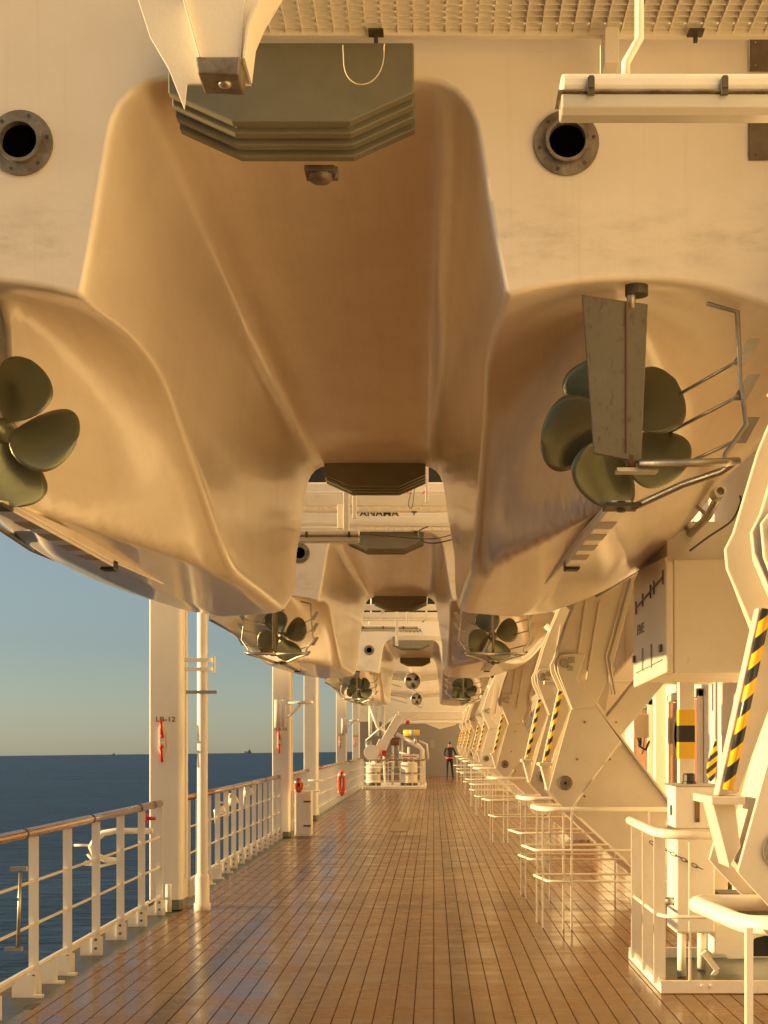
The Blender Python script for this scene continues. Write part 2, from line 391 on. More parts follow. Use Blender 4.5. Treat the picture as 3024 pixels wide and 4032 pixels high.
# ------------------------------------------------------------------ setting: deck, sea
RAILX = -2.72
d = MB(); d.box(-2.55, 2.9, -14, 74, -.12, 0); struct(d.build('deck', TEAK))
g = MB(); g.box(-3.0, -2.55, -14, 74, -.12, -.02); struct(g.build('waterway', GUTTER))
h = MB(); h.box(-3.0, -2.97, -14, 74, -17, -.02); h.box(-3.0, -2.97, -14, 74, -.02, .035); tag(h.build('ship_side', PAINT), 'white ship side plating below the deck edge', 'ship side')
# the sea: the ship trims a touch by the stern, so the water plane is inclined to the deck
sm = MB(); N = 90; vs = []; fs = []
rad = [0, 20, 50, 110, 220, 420, 800, 1500, 2600, 3600]
sz = lambda r: -18 - r * r / (2 * 6.371e6)
for r in rad:
    for j in range(N): vs.append((r * math.cos(2 * math.pi * j / N), r * math.sin(2 * math.pi * j / N), sz(r)))
for i in range(len(rad) - 1):
    for j in range(N): fs.append((i * N + j, i * N + (j + 1) % N, (i + 1) * N + (j + 1) % N, (i + 1) * N + j))
sm.add(vs, fs, True); sea = struct(sm.build('sea', SEA))
sea.rotation_euler = (R(-.03), R(.6) * -1, 0)

# ------------------------------------------------------------------ lifeboats
TUN = [(0, 2.70), (.12, 2.70), (.24, 2.70), (.36, 2.70), (.46, 2.70), (.54, 2.695), (.60, 2.68), (.655, 2.65), (.70, 2.60), (.733, 2.53), (.752, 2.44), (.775, 2.30), (.80, 2.15), (.825, 2.0)]
KSEC = [(.86, 1.17), (1.5, 1.13), (1.8, 1.17), (2.0, 1.225), (2.14, 1.31), (2.25, 1.43), (2.31, 1.56)]
SIDE = [(2.345, 1.72), (2.38, 1.95), (2.42, 2.2), (2.47, 2.6), (2.51, 3.0), (2.54, 3.27)]
UC = 1.41
def hull_z(u, t):
    dd = u - UC
    roof = 1.885 - (.22 if dd < 0 else .40) * dd * dd
    roof += .10 * smooth(t / .7) * math.exp(-(dd / .38) ** 2)
    roof += (.07 * smooth(t / 1.1)) * (1 if dd < 0 else max(0, 1 - dd / .7))
    a = min(1., abs(dd) / .55)
    t0 = .80 + .5 * a; T = .16 + 3.05 * a
    if dd > 0: t0 = .80 + .35 * a; T = .16 + 2.6 * a
    F = smooth((t - t0) / T)
    k = lerp_tab(KSEC, u)
    z = roof * (1 - F) + k * F
    if t > 6.9: z += .22 * ((t - 6.9)) ** 2
    return z
def taper(t):
    if t < 4.6: return 1.0
    return 1 - .50 * ((t - 4.6) / 3.6) ** 2.0
def hull_section(t, inset=0.0):
    pts = []
    top = .0 if t < 7.2 else .0
    zi = hull_z(.86, t)
    for (u, z) in TUN: pts.append((u, z))
    r = .035 + .05 * smooth(t / 6)
    # wall down to rounded inner corner
    uw = lambda z: .825 + (2.0 - z) * (.035 / .18) if z > 1.82 else .86 + (1.82 - z) * .02
    ztop = 1.95
    zb = zi + r
    for k in range(1, 7):
        z = 2.0 + (zb - 2.0) * k / 6; pts.append((uw(z) - .0, z))
    ub = uw(zb)
    for k in range(1, 5):
        an = math.pi / 2 * k / 4
        pts.append((ub + r * (1 - math.cos(an)), zb - r * math.sin(an)))
    s = taper(t)
    us = []
    u = .985
    while u < 2.30:
        us.append(u); dd = abs(u - UC)
        u += .022 if dd < .16 else .04
    base = ub + r
    for u in us:
        uu = base + (u - base) * s
        pts.append((uu, hull_z(u, t)))
    q0 = smooth((t) / 3)
    for (u, z) in SIDE:
        uu = base + (u - base) * (s if z < 1.7 else s + (1 - s) * min(1, (z - 1.6) / 2.4))
        # the quarters are narrower right aft
        uu -= (1 - q0) * .10
        zz = z + (1 - q0) * max(0, (2.0 - z)) * .32
        pts.append((uu, zz))
    pts.append((pts[-1][0] - .05, 3.33)); pts.append((1.2, 3.35)); pts.append((.0, 3.36))
    n = len(pts)
    kk = 1 - .10 * smooth(t / 8.2)
    pts = [(u * (kk if i < 24 else kk + (1 - kk) * min(1, (i - 24) / 25)), z) for i, (u, z) in enumerate(pts)]
    if inset:
        out = []
        full = pts[:]
        for i, (u, z) in enumerate(full):
            a = full[i - 1] if i else (-full[1][0], full[1][1]); b = full[i + 1] if i < n - 1 else (-full[n - 2][0], full[n - 2][1])
            tx, tz = b[0] - a[0], b[1] - a[1]; L = math.hypot(tx, tz) or 1
            # outline runs tunnel -> wall -> bottom -> side -> top; material is on its left
            nx, nz = -tz / L, tx / L
            out.append((max(0, u + nx * inset) if i not in (0, n - 1) else 0, z + nz * inset))
        pts = out
    return pts
def make_hull(parent):
    L = 8.1
    ts = [(0.0, .022), (.004, .012), (.012, .004), (.024, 0)]
    t = .09
    while t < 5.2: ts.append((t, 0)); t += .085
    while t < L - .05: ts.append((t, 0)); t += .2
    ts += [(L - .02, 0), (L, .015), (L + .008, .05)]
    secs = [hull_section(a, b) for a, b in ts]; n = min(len(s_) for s_ in secs)
    assert all(len(s_) == n for s_ in secs), [len(s_) for s_ in secs]
    m = 2 * n - 2; vs = []
    for (a, b), sec in zip(ts, secs):
        loop = [(u, z) for u, z in sec] + [(-u, z) for u, z in sec[1:-1][::-1]]
        for u, z in loop: vs.append((u, a, EYE + z))
    mb = MB(); fs = []; 
    for i in range(len(ts) - 1):
        for j in range(m): fs.append((i * m + j, i * m + (j + 1) % m, (i + 1) * m + (j + 1) % m, (i + 1) * m + j))
    mb.add(vs, fs, True)
    k = (len(ts) - 1) * m
    nside = len(mb.f)
    for off, sec, y in ((0, secs[0], ts[0][0]), (k, secs[-1], ts[-1][0])):
        low = list(range(n - 3)); pe, pm, p0 = n - 3, n - 2, n - 1      # pts[n-3], [n-2], [n-1] are the top line
        tl = sorted([sec[pe - 0], sec[pm], sec[p0]]); tl[-1] = (max(tl[-1][0], sec[n - 4][0]), tl[-1][1])
        for sg in (1, -1):
            base = len(mb.v)
            for i in low: mb.v.append((sg * sec[i][0], y, EYE + lerp_tab(tl, sec[i][0])))
            idx = lambda i: off + (i if sg > 0 or i == 0 else m - i)
            for i in low[:-1]:
                mb.f.append([idx(i), idx(i + 1), base + i + 1, base + i]); mb.sm.append(False)
    o = mb.build('hull', GEL, parent)
    o.data.materials.append(TRANSOM)
    for p in o.data.polygons:
        if p.index >= nside: p.material_index = 1
    return o
def propeller_mesh(nb, rot, D=.70, wf=1.0):
    mb = MB(); Rr = D / 2
    for k in range(nb):
        a0 = rot + 2 * math.pi * k / nb
        NR, NC = 20, 13; vs = []
        for side in (1, -1):
            for i in range(NR + 1):
                f = math.sin(math.pi / 2 * i / NR); r = .055 + (Rr - .055) * f
                # wide rounded blade outline
                w = .135 * Rr / .34 * 1.25 * math.sqrt(max(0, 1 - ((f - .60) / (.60 if f < .60 else .402)) ** 2)) if f > .0 else .0
                w = max(w * wf, .035 * (1 - f) + .001)
                pitch = math.atan2(.45 * Rr, r) * .62
                for j in range(NC):
                    g_ = -1 + 2 * j / (NC - 1)
                    c = w * g_; sk_ = .05 * f * f
                    th = .010 * (1 - f * .7) * (1 - g_ * g_) * side + .0015 * side
                    x_ = (c + sk_) * math.cos(pitch); y_ = (c) * math.sin(pitch) + th + .03 * (g_ * g_) * f * 0.4
                    px_, pz_ = x_ * math.cos(a0 + math.pi / 2) + r * math.cos(a0), x_ * math.sin(a0 + math.pi / 2) + r * math.sin(a0)
                    vs.append((px_, y_, pz_))
        M = (NR + 1) * NC; fs = []
        for i in range(NR):
            for j in range(NC - 1):
                q = i * NC + j; fs.append((q, q + 1, q + NC + 1, q + NC)); fs.append((M + q, M + q + NC, M + q + NC + 1, M + q + 1))
        for i in range(NR):
            for j in (0, NC - 1):
                q = i * NC + j; fs.append((q, q + NC, M + q + NC, M + q))
        for j in range(NC - 1):
            q = NR * NC + j; fs.append((q, q + 1, M + q + 1, M + q))
        mb.add(vs, fs, True)
    return mb
def make_boat(name, loc, label, nb=5, rudder_turn=.0, outer_only=False, rots=(0.2, .2), group='twin hulled lifeboats hanging in a row over the deck'):
    r = empty(name, loc, label, 'lifeboat', group)
    make_hull(r)
    # canopy above the hull
    c = MB(); c.prism([(-2.2, 5.05), (2.2, 5.05), (2.1, 6.1), (1.7, 6.7), (-1.7, 6.7), (-2.1, 6.1)], .35, 7.6); cn = c.build('canopy', PAINT, r, .04)
    w = MB(); w.box(-1.9, 1.9, .333, .346, 5.08, 5.75)
    w.build('window', GLASS, cn)
    for s in (-1, 1):
        w = MB(); w.box(min(s * 2.165, s * 2.185), max(s * 2.165, s * 2.185), .9, 7.0, 5.4, 5.8); w.build('window', GLASS, cn)
    # ribbed rubber guards on the tunnel arch, aft and forward
    for yb, sg in ((-.12, 1), (8.12 - .16, 1)):
        f = MB(); zt = EYE + 2.79
        for k in range(4):
            zb = EYE + 2.475 - .012 * k; hw = .49
            f.prism([(-hw, zt), (-hw, zb + .115), (-.235, zb), (.235, zb), (hw, zb + .115), (hw, zt)], yb + .085 * k, yb + .085 * k + .052)
        f.prism([(-.47, zt - .01), (-.47, zb + .17), (-.225, zb + .045), (.225, zb + .045), (.47, zb + .17), (.47, zt - .01)], yb + .03, yb + .33)
        f.build('keel_guard', FENDER, r, .006)
    for s in (-1, 1):
        ux = s * UC
        # exhaust outlet
        e = MB(); e.lathe([(.072, -.004), (.132, -.004), (.132, -.016), (.088, -.018), (.088, -.045), (.074, -.045), (.074, .02)], (s * 1.11, 0, EYE + 2.436), n=40)
        eo = e.build('exhaust_outlet', FLANGE, r)
        e = MB(); e.lathe([(.0001, -.006), (.074, -.006)], (s * 1.11, 0, EYE + 2.436), n=40); e.build('bore_shade', BLACK, eo)  # black disc paints in the dark inside the outlet; nothing is hollowed out
        for k in range(6):
            b = MB(); an = k * math.pi / 3 + .2; b.cyl((s * 1.11 + .112 * math.cos(an), -.022, EYE + 2.436 + .112 * math.sin(an)), (s * 1.11 + .112 * math.cos(an), -.012, EYE + 2.436 + .112 * math.sin(an)), .007, 8); b.build('bolt', DARKM, eo)
        # propeller
        pm = propeller_mesh(nb, rots[0] if s < 0 else rots[1])
        p = pm.build('propeller', BRONZE, r); p.location = (ux, .70, EYE + 1.42)
        hb = MB(); hb.lathe([(.0001, -.10), (.03, -.09), (.05, -.05), (.062, .0), (.062, .09), (.04, .2), (.04, .3)], (0, 0, 0), n=20, smooth=True)
        hb.build('hub', BRONZE, p)
        # keel strip with marks and block
        k = MB(); k.box(ux - .045, ux + .045, .58, 2.8, EYE + 1.06, EYE + 1.085)
        k.prism([(.58, EYE + 1.085), (2.8, EYE + 1.085), (4.4, EYE + 1.13), (4.4, EYE + 1.15), (2.4, EYE + 1.16), (.72, EYE + 1.10)], ux - .045, ux + .045, 'x')
        ks = k.build('keel_strip', GEL, r, .006)
        for q, y in enumerate((1.05, 1.45, 1.85, 2.25)):
            k = MB(); k.box(ux - .043, ux + .043, y, y + .22, EYE + 1.0575, EYE + 1.0598); k.build('painted_mark', MARK, ks)
        k = MB(); k.box(ux - .075, ux + .075, .50, .66, EYE + 1.045, EYE + 1.062); k.cyl((ux, .58, EYE + 1.03), (ux, .58, EYE + 1.08), .02, 10); k.build('heel_plate', DARKM, r, .003)
        k = MB(); k.box(ux - .045, ux + .045, 2.80, 2.93, EYE + 1.045, EYE + 1.11); k.build('keel_block', RUBBER, r, .008)
        # rudder with stock and top bearing
        rud = MB(); yr = .10
        zt, zb = EYE + 1.845, EYE + 1.175
        out = [(-.205, zt + .005), (.067, zt - .035), (.040, zb - .02), (-.156, zb + .02)]
        o2 = [(-.18, zt - .01), (.055, zt - .04), (.036, zb + .01), (-.13, zb + .04)]
        vs = [(x_, -.010 if i in (0, 3) else -.016, z_) for i, (x_, z_) in enumerate(out)] + [(x_, .010 if i in (0, 3) else .016, z_) for i, (x_, z_) in enumerate(out)]
        rud.add(vs, [(0, 1, 2, 3), (7, 6, 5, 4), (0, 4, 5, 1), (1, 5, 6, 2), (2, 6, 7, 3), (3, 7, 4, 0)])
        ro = rud.build('rudder', RUDDER, r, .004); ro.location = (ux - .022, yr, 0); ro.rotation_euler = (0, 0, rudder_turn if s > 0 else rudder_turn * 1.0)
        st = MB(); st.cyl((0, 0, zt - .05), (0, 0, zt + .05), .019, 14); sto = st.build('stock', STEEL, ro)
        st = MB(); st.cyl((0, 0, zb - .045), (0, 0, zb + .01), .019, 14); st.build('stock', RUST, ro)
        wd_ = MB(); wd_.beam((-.0225, -.018, zb + .02), (-.0225, -.018, zt - .03), .007, .006); wd_.build('weld', RUST, ro)
        bb = MB(); bb.lathe([(.0001, -.0), (.048, .0), (.048, .045), (.06, .05), (.06, .09)], (ux, yr, zt + .005), 'z', 20); bb.build('rudder_bearing', DARKM, r)
        # guard round the propeller
        G = MB(); zg = EYE + 1.145
        dirs = (1,) if False else (-1, 1)
        G.box(ux - .085, ux + .085, .06, .14, zb - .06, zb - .045)
        ar = []
        hw = .40
        dirs = (s,) if outer_only else (-1, 1)
        for q in dirs:
            G.tube([(ux, .03, zg - .005), (ux + q * (hw - .05), .03, zg), (ux + q * (hw + .02), .10, zg + .02)], .0165, 10)
        for q in dirs:
            G.tube([(ux + q * (hw + .02), .10, zg + .02), (ux + q * (hw - .02), .22, zg - .0), (ux + q * (hw - .16), .36, zg - .03), (ux + q * .1, .50, zg - .08), (ux + q * .05, .56, zg - .095)], .0165, 10)
        go = G.build('propeller_guard', STEEL, r)
        C = MB()
        for q in dirs:
            C.tube([(ux + q * .30, .14, EYE + 1.83), (ux + q * .43, .16, EYE + 1.80), (ux + q * .445, .17, EYE + 1.52), (ux + q * .47, .17, EYE + 1.33), (ux + q * .375, .14, EYE + 1.20), (ux + q * .37, .13, zg)], .010, 8)
            for zz, yy, du in ((EYE + 1.60, 1.25, .20), (EYE + 1.45, 1.35, .22), (EYE + 1.27, 1.45, .2)):
                C.tube([(ux + q * .44, .17, zz), (ux + q * .20, .95, zz - .02)], .0085, 6)
                C.prism([(ux + q * .415, zz - .01), (ux + q * .475, zz - .01), (ux + q * .535, zz + .10), (ux + q * .485, zz + .10)], .20, .215)
        C.build('cage_rods', STEEL, go)
    return r

LABB = 'white twin hulled lifeboat '
b1 = make_boat('lifeboat', (-.57, 5.78, 0), LABB + 'overhead with five bladed propellers, nearest of the row', 5, R(0), True, rots=(R(-14), R(34)))
b2 = make_boat('lifeboat', (-.62, 18.3, 0), LABB + 'showing caged four bladed propellers, second of the row', 4, R(86), rots=(R(18), R(15)))
b3 = make_boat('lifeboat', (-.60, 37.6, 0), LABB + 'far down the deck, third of the row', 5, R(86), rots=(R(40), R(-15)))
for b, body in ((b2, 'PANAMA'), (b3, 'V.2 PANAMA')):
    text_mesh('lettering', body, .135, INK, (-.12, -.004, EYE + 2.95), (R(90), 0, 0), b, sx=1.05)
text_mesh('lettering', 'PANAMA', .135, INK, (-.12, -.004, EYE + 2.95), (R(90), 0, 0), b1, sx=1.05)
# fittings only boat one shows
z_ = MB()
for (a, c) in ((Z(155, 5.78), Z(84, 5.78)), (Z(347, 5.78), Z(246, 5.78))):
    z_ = MB(); xx = X(1617, 5.78) + .57; z_.box(xx, xx + .22, -.012, -.002, a, c)
    for (qx, qz) in ((.03, .02), (.03, -.02)):
        z_.cyl((xx + .03, -.018, (a if qz > 0 else c) + qz), (xx + .03, -.01, (a if qz > 0 else c) + qz), .006, 8)
    z_.build('anode_plate', ZINC, b1, .002)
l_ = MB(); l_.box(.02, .15, .24, .36, EYE + 2.425, EYE + 2.45); l_.box(.145, .16, .28, .32, EYE + 2.41, EYE + 2.46); lo = l_.build('tunnel_lamp', FLANGE, b1, .004)
l_ = MB(); l_.lathe([(.0001, -.028), (.04, -.026), (.052, -.014), (.054, .0)], (.085, .30, EYE + 2.425), 'z', 18, True); l_.build('lens', FLANGE, lo)
# ladder tube folded under the boat's right bilge
G = MB()
P = [(X(1556, 8.2), 8.2, Z(1062, 8.2)), (X(1530, 8.6), 8.6, Z(1115, 8.6)), (X(1495, 9.2), 9.2, Z(1150, 9.2)), (X(1440, 10.2), 10.2, Z(1195, 10.2)), (X(1385, 11.2), 11.2, Z(1225, 11.2)), (X(1290, 12.2), 12.2, Z(1285, 12.2))]
G.tube([(p[0] + .57, p[1] - 5.78, p[2]) for p in P], .024, 10)
for i in (1, 2, 3): 
    p = P[i]; G.tube([(p[0] + .57, p[1] - 5.78, p[2]), (p[0] + .45, p[1] - 5.6, p[2] + .16)], .012, 6)
G.build('side_grab_rail', STEEL, b1)
G = MB(); G.tube([(X(70, 9.8) + .57, 4.0, Z(1187, 9.8)), (X(0, 8.8) + .57, 3.0, Z(1140, 8.8)), (X(-60, 8.2) + .57, 2.4, Z(1100, 8.2))], .02, 8)
G.tube([(X(135, 11) + .57, 5.2, Z(1214, 11)), (X(70, 9.8) + .57, 4.0, Z(1187, 9.8))], .02, 8); G.build('side_grab_rail', STEEL, b1)

# ------------------------------------------------------------------ overhead walkways of grating
def grating(name, x0, x1, y0, y1, z, label, dx=.063, dy=.045, bar=.03, beam=True, group='overhead grating walkways'):
    r = empty(name, ((x0 + x1) / 2, (y0 + y1) / 2, z), label, 'walkway', group)
    cx, cy = (x0 + x1) / 2, (y0 + y1) / 2
    m = MB(); x = x0
    while x < x1: m.box(x - cx, x - cx + .004, y0 - cy, y1 - cy, 0, bar); x += dx
    m2 = y0
    while m2 < y1: m.box(x0 - cx, x1 - cx, m2 - cy, m2 - cy + .003, .004, bar - .002); m2 += dy
    m.build('grate', PAINTR, r)
    m = MB(); m.box(x0 - cx, x1 - cx, y1 - cy, y1 - cy + .035, -.012, .12); m.box(x0 - cx, x1 - cx, y0 - cy - .035, y0 - cy, -.012, .12); m.build('edge_beam', PAINTR, r, .003)
    for xx in (X(815, 5.7) - cx, X(1490, 5.7) - cx):
        if x0 - cx < xx < x1 - cx:
            m = MB()
            m.box(xx - .03, xx + .03, y1 - cy - .06, y1 - cy + .0, -.02, -.013); m.box(xx - .008, xx + .008, y1 - cy - .03, y1 - cy - .015, -.05, -.0199); m.build('clip', DARKM, r)

    return r
gr1 = grating('grating_walkway', -.9, 2.3, 4.9, 5.60, EYE + 2.80, 'pale grating walkway along the top edge, above the nearest lifeboat stern')
# plate panel that backs the grating
m = MB(); m.box(-1.6, 1.6, -.34, .30, .22, .25); m.build('top_plate', FENDER, gr1)
W2 = -.1
grating('grating_walkway', -2.2, 2.0, 16.0, 16.4, EYE + 2.67, 'cream grating walkway seen through the tunnel, higher of two', .12, .06)
grating('grating_walkway', -1.1, 1.9, 17.75, 18.12, EYE + 2.70, 'cream grating walkway seen through the tunnel, just above the second stern', .12, .06)
grating('grating_walkway', -2.2, 2.0, 30.0, 30.6, Z(1335, 30), 'small pale grating walkway beyond the second lifeboat', .15, .08)

# foreground bracket hanging at top left
YB = 4.85
br = empty('hanging_bracket', (X(470, YB), YB, Z(180, YB)), 'cream tapered steel bracket with a square foot hanging at top left', 'bracket')
def loc(pts, o, Y): return [(X(a, Y) - o[0], Z(b, Y) - o[2]) for a, b in pts]
o_ = br.location
m = MB(); m.prism(loc([(380, -60), (540, -60), (527, 10), (521, 132), (432, 132)], o_, YB), -.004, .012); m.build('web_plate', PAINTR, br, .002)
m = MB()
def strip(mb, a, b, ya, yb, th):     # an edge plate standing on line a-b, running ya..yb in depth
    (x0, z0), (x1, z1) = a, b; dx, dz = x1 - x0, z1 - z0; L = math.hypot(dx, dz); nx, nz = -dz / L * th, dx / L * th
    mb.prism([(x0, z0), (x1, z1), (x1 + nx, z1 + nz), (x0 + nx, z0 + nz)], ya, yb)
q = loc([(385, -40), (432, 132), (285, -40), (300, 30), (378, 190), (385, 130)], o_, YB)
m.prism(loc([(275, -60), (303, 28), (345, 100), (380, 190), (386, 134), (436, 134), (420, -60)], o_, YB), .16, .172)
strip(m, q[0], q[1], -.03, .16, .008)
m.build('left_flange', PAINTR, br, .002)
m = MB(); m.prism(loc([(600, -60), (558, 10), (537, 60), (528, 134), (515, 134), (500, -60)], o_, YB), .164, .176); q = loc([(590, -60), (556, 10), (535, 60), (526, 134)], o_, YB)
for a, c in zip(q, q[1:]): strip(m, a, c, -.03, .16, .008)
m.build('right_flange', PAINTR, br)
m = MB(); q = loc([(425, 132), (522, 132), (518, 172), (430, 168)], o_, YB); m.prism(q, -.035, .12); ft = m.build('foot_block', FLANGE, br, .006)
m = MB(); m.ball((X(483, YB) - o_[0], .03, Z(172, YB) - o_[2]), .024, 12, (1, 1, .6)); m.build('bolt_head', STEEL, ft)

# loose loop of wire
m = MB(); Yw = 5.35
pts = []
for k in range(17):
    a = math.pi * k / 16; pts.append((X(786, Yw) - .077 * math.cos(a) , Yw, Z(120, Yw) - .125 * math.sin(a) ** .75 + .035 * (k / 16)))
pts = [(pts[0][0] - .002, Yw, pts[0][2] + .04)] + pts + [(pts[-1][0] + .002, Yw, pts[-1][2] + .01)]
m.tube(pts, .0021, 6); tag(m.build('wire_loop', WIRE), 'thin pale wire hanging in a loop under the grating', 'wire')

# ------------------------------------------------------------------ fluorescent light fixtures
def fixture(loc, L, label, group='overhead tube light fixtures', hanger=True):
    r = empty('light_fixture', loc, label, 'light fixture', group)
    m = MB(); m.prism([(-.05, .0), (.05, .0), (.06, .02), (.06, .05), (.045, .065), (-.045, .065), (-.06, .05), (-.06, .02)], 0, L, 'x')
    m.build('housing', PAINT, r, .01)
    m = MB(); m.box(-.012, L + .012, -.068, .068, -.005, .0); m.build('rim', FLANGE, r)
    m = MB(); m.prism([(-.055, -.006), (.055, -.006), (.052, -.05), (.03, -.068), (-.03, -.068), (-.052, -.05)], .0, L, 'x'); m.build('diffuser', CLEAR, r, .006)
    x = .085
    while x < L:
        m = MB(); m.box(x, x + .022, -.078, -.062, -.018, .038); m.box(x + .003, x + .019, -.084, -.076, .0, .04); m.build('clip', DARKM, r); x += .44
    if hanger:
        m = MB(); x = .22
        m.tube([(x, 0, .065), (x + .0, 0, .12), (x + .045, 0, .20), (x + .045, 0, .78)], .016, 6); m.build('hanger', PAINTR, r)
    return r
fixture((X(1210, 4.75), 4.75, Z(213, 4.75)), 1.25, 'long white tube light fixture with clear cover at the upper right corner')
fixture((X(656, 14.8) - .5, 14.8, Z(1159, 14.8)), X(776, 14.8) - X(656, 14.8) + .5, 'tube light fixture with two dark clips seen through the tunnel arch')
fixture((X(775, 30.8), 30.8, Z(1357, 30.8)), 1.3, 'small tube light fixture beyond the second lifeboat tunnel')
m = MB(); m.box(X(1300, 5.6), X(1330, 5.6), 5.5, 5.66, Z(160, 5.6), Z(84, 5.6)); tag(m.build('gusset_plate', PAINTR, None, .003), 'small square cream gusset under the grating above the long light fixture', 'gusset')

# frames of pipes between the boats
def pipeframe(name, Y, spec, label, cat='frame', mat=PAINT, group=None):
    r = empty(name, (0, Y, 0), label, cat, group)
    for nm, (x0, y0, x1, y1, w, dY) in spec:
        m = MB()
        m.beam((X(x0, Y + dY), dY, Z(y0, Y + dY)), (X(x1, Y + dY), dY, Z(y1, Y + dY)), w, w); m.build(nm, mat, r, .004)
    return r
pipeframe('hanger_frame', 15.2, [('post', (748, 960, 748, 1146, .06, 0)), ('post', (766, 960, 766, 1120, .045, .6)), ('post', (922, 960, 922, 1086, .035, .5)),
    ('rail', (640, 1130, 990, 1134, .04, .8)), ('rail', (640, 1065, 990, 1062, .03, 1.6)), ('post', (735, 1090, 735, 1142, .06, .1)), ('rail', (640, 1143, 748, 1143, .035, .1)), ('post', (970, 1105, 972, 1128, .04, .8))],
    'white steel frame of posts and rails hanging before the second lifeboat stern')
pipeframe('hanger_frame', 28.5, [('post', (826, 1240, 826, 1325, .07, 0)), ('post', (857, 1283, 857, 1395, .06, .8)), ('post', (952, 1283, 952, 1380, .05, .8)), ('rail', (857, 1286, 960, 1286, .09, .8)),
    ('rail', (857, 1378, 960, 1378, .09, .8)), ('rail', (770, 1312, 960, 1312, .12, 0)), ('rail', (780, 1333, 960, 1335, .05, .5)), ('post', (880, 1318, 880, 1345, .04, .3)), ('post', (921, 1270, 921, 1340, .04, .3))],
    'white steel frame of posts and rails beyond the second lifeboat')
m = MB(); m.box(X(822, 17), X(885, 17), 17, 17.12, Z(1063, 17), Z(1044, 17)); m.cyl((X(860, 17), 16.95, Z(1052, 17)), (X(860, 17), 17.02, Z(1052, 17)), .05, 16)
tag(m.build('release_gear', DARKM, None, .01), 'grey cast release gear with cables hung before the second stern', 'release gear')
def cable(Y, pts, r, mat, label, nm='cable'):
    m = MB(); P = [Vector((X(a, Y), Y + c, Z(b, Y))) for a, b, c in pts]; out = []
    n = len(P)
    for i in range(n - 1):      # Catmull-Rom
        p0, p1, p2, p3 = P[max(i - 1, 0)], P[i], P[i + 1], P[min(i + 2, n - 1)]
        for k in range(6):
            t = k / 6; out.append(.5 * ((2 * p1) + (p2 - p0) * t + (2 * p0 - 5 * p1 + 4 * p2 - p3) * t * t + (3 * p1 - p0 - 3 * p2 + p3) * t ** 3))
    out.append(P[-1]); m.tube(out, r, 6); return tag(m.build(nm, mat), label, 'cable')
cable(16.6, [(868, 1045, 0), (878, 1062, 0), (900, 1070, 0), (918, 1062, 0), (922, 1040, 0)], .010, ORANGE, 'orange cable sagging beside the grey release gear')
cable(15.6, [(878, 1015, 0), (888, 1050, .1), (882, 1085, .1), (890, 1092, .1), (897, 1050, 0), (915, 1005, 0)], .005, CABLE, 'thin dark cord dangling below the far ribbed guard')
cable(14.9, [(925, 1137, 0), (905, 1148, 0), (912, 1168, 0), (940, 1173, 0), (985, 1163, 0)], .007, CABLE, 'dark cable looped at the right of the tunnel opening')
cable(14.9, [(760, 1152, 0), (840, 1158, 0), (930, 1164, 0), (985, 1152, 0)], .005, GREEN, 'thin green cord stretched across the tunnel opening')

# ------------------------------------------------------------------ davits
def D2(x, y): return ((x - 937) * 13.2 / KF, (1603 - y) * 13.2 / KF + EYE)   # display px at the 13.2 m davit -> metres
def z4(x, y): return D2(960 + x * .248, 1344 + y * .248)
def rounded(pts, idx, r, n=5):
    out = []
    L = len(pts)
    for i, p in enumerate(pts):
        if i not in idx: out.append(p); continue
        a = Vector(pts[i - 1]); b = Vector(p); c = Vector(pts[(i + 1) % L])
        u = (a - b).normalized(); v = (c - b).normalized(); rr = min(r, (a - b).length * .45, (c - b).length * .45)
        p0 = b + u * rr; p1 = b + v * rr
        for k in range(n + 1):
            t = k / n; q = p0 * (1 - t) ** 2 + b * 2 * t * (1 - t) + p1 * t * t; out.append((q.x, q.y))
    return out
def inset_poly(pts, d):
    n = len(pts); area = sum(pts[i][0] * pts[(i + 1) % n][1] - pts[(i + 1) % n][0] * pts[i][1] for i in range(n)); sg = 1 if area > 0 else -1
    out = []
    for i in range(n):
        a = Vector(pts[i - 1]); b = Vector(pts[i]); c = Vector(pts[(i + 1) % n])
        e1 = (b - a).normalized(); e2 = (c - b).normalized()
        n1 = Vector((-e1.y, e1.x)) * sg; n2 = Vector((-e2.y, e2.x)) * sg
        m = (n1 + n2); m = m.normalized() if m.length > 1e-6 else n1
        out.append(tuple(b + m * d / max(.4, m.dot(n1))))
    return out
PED = [D2(1240, 1750), D2(1465, 1990), D2(1640, 2000), D2(1640, 1960), D2(1345, 1607)]
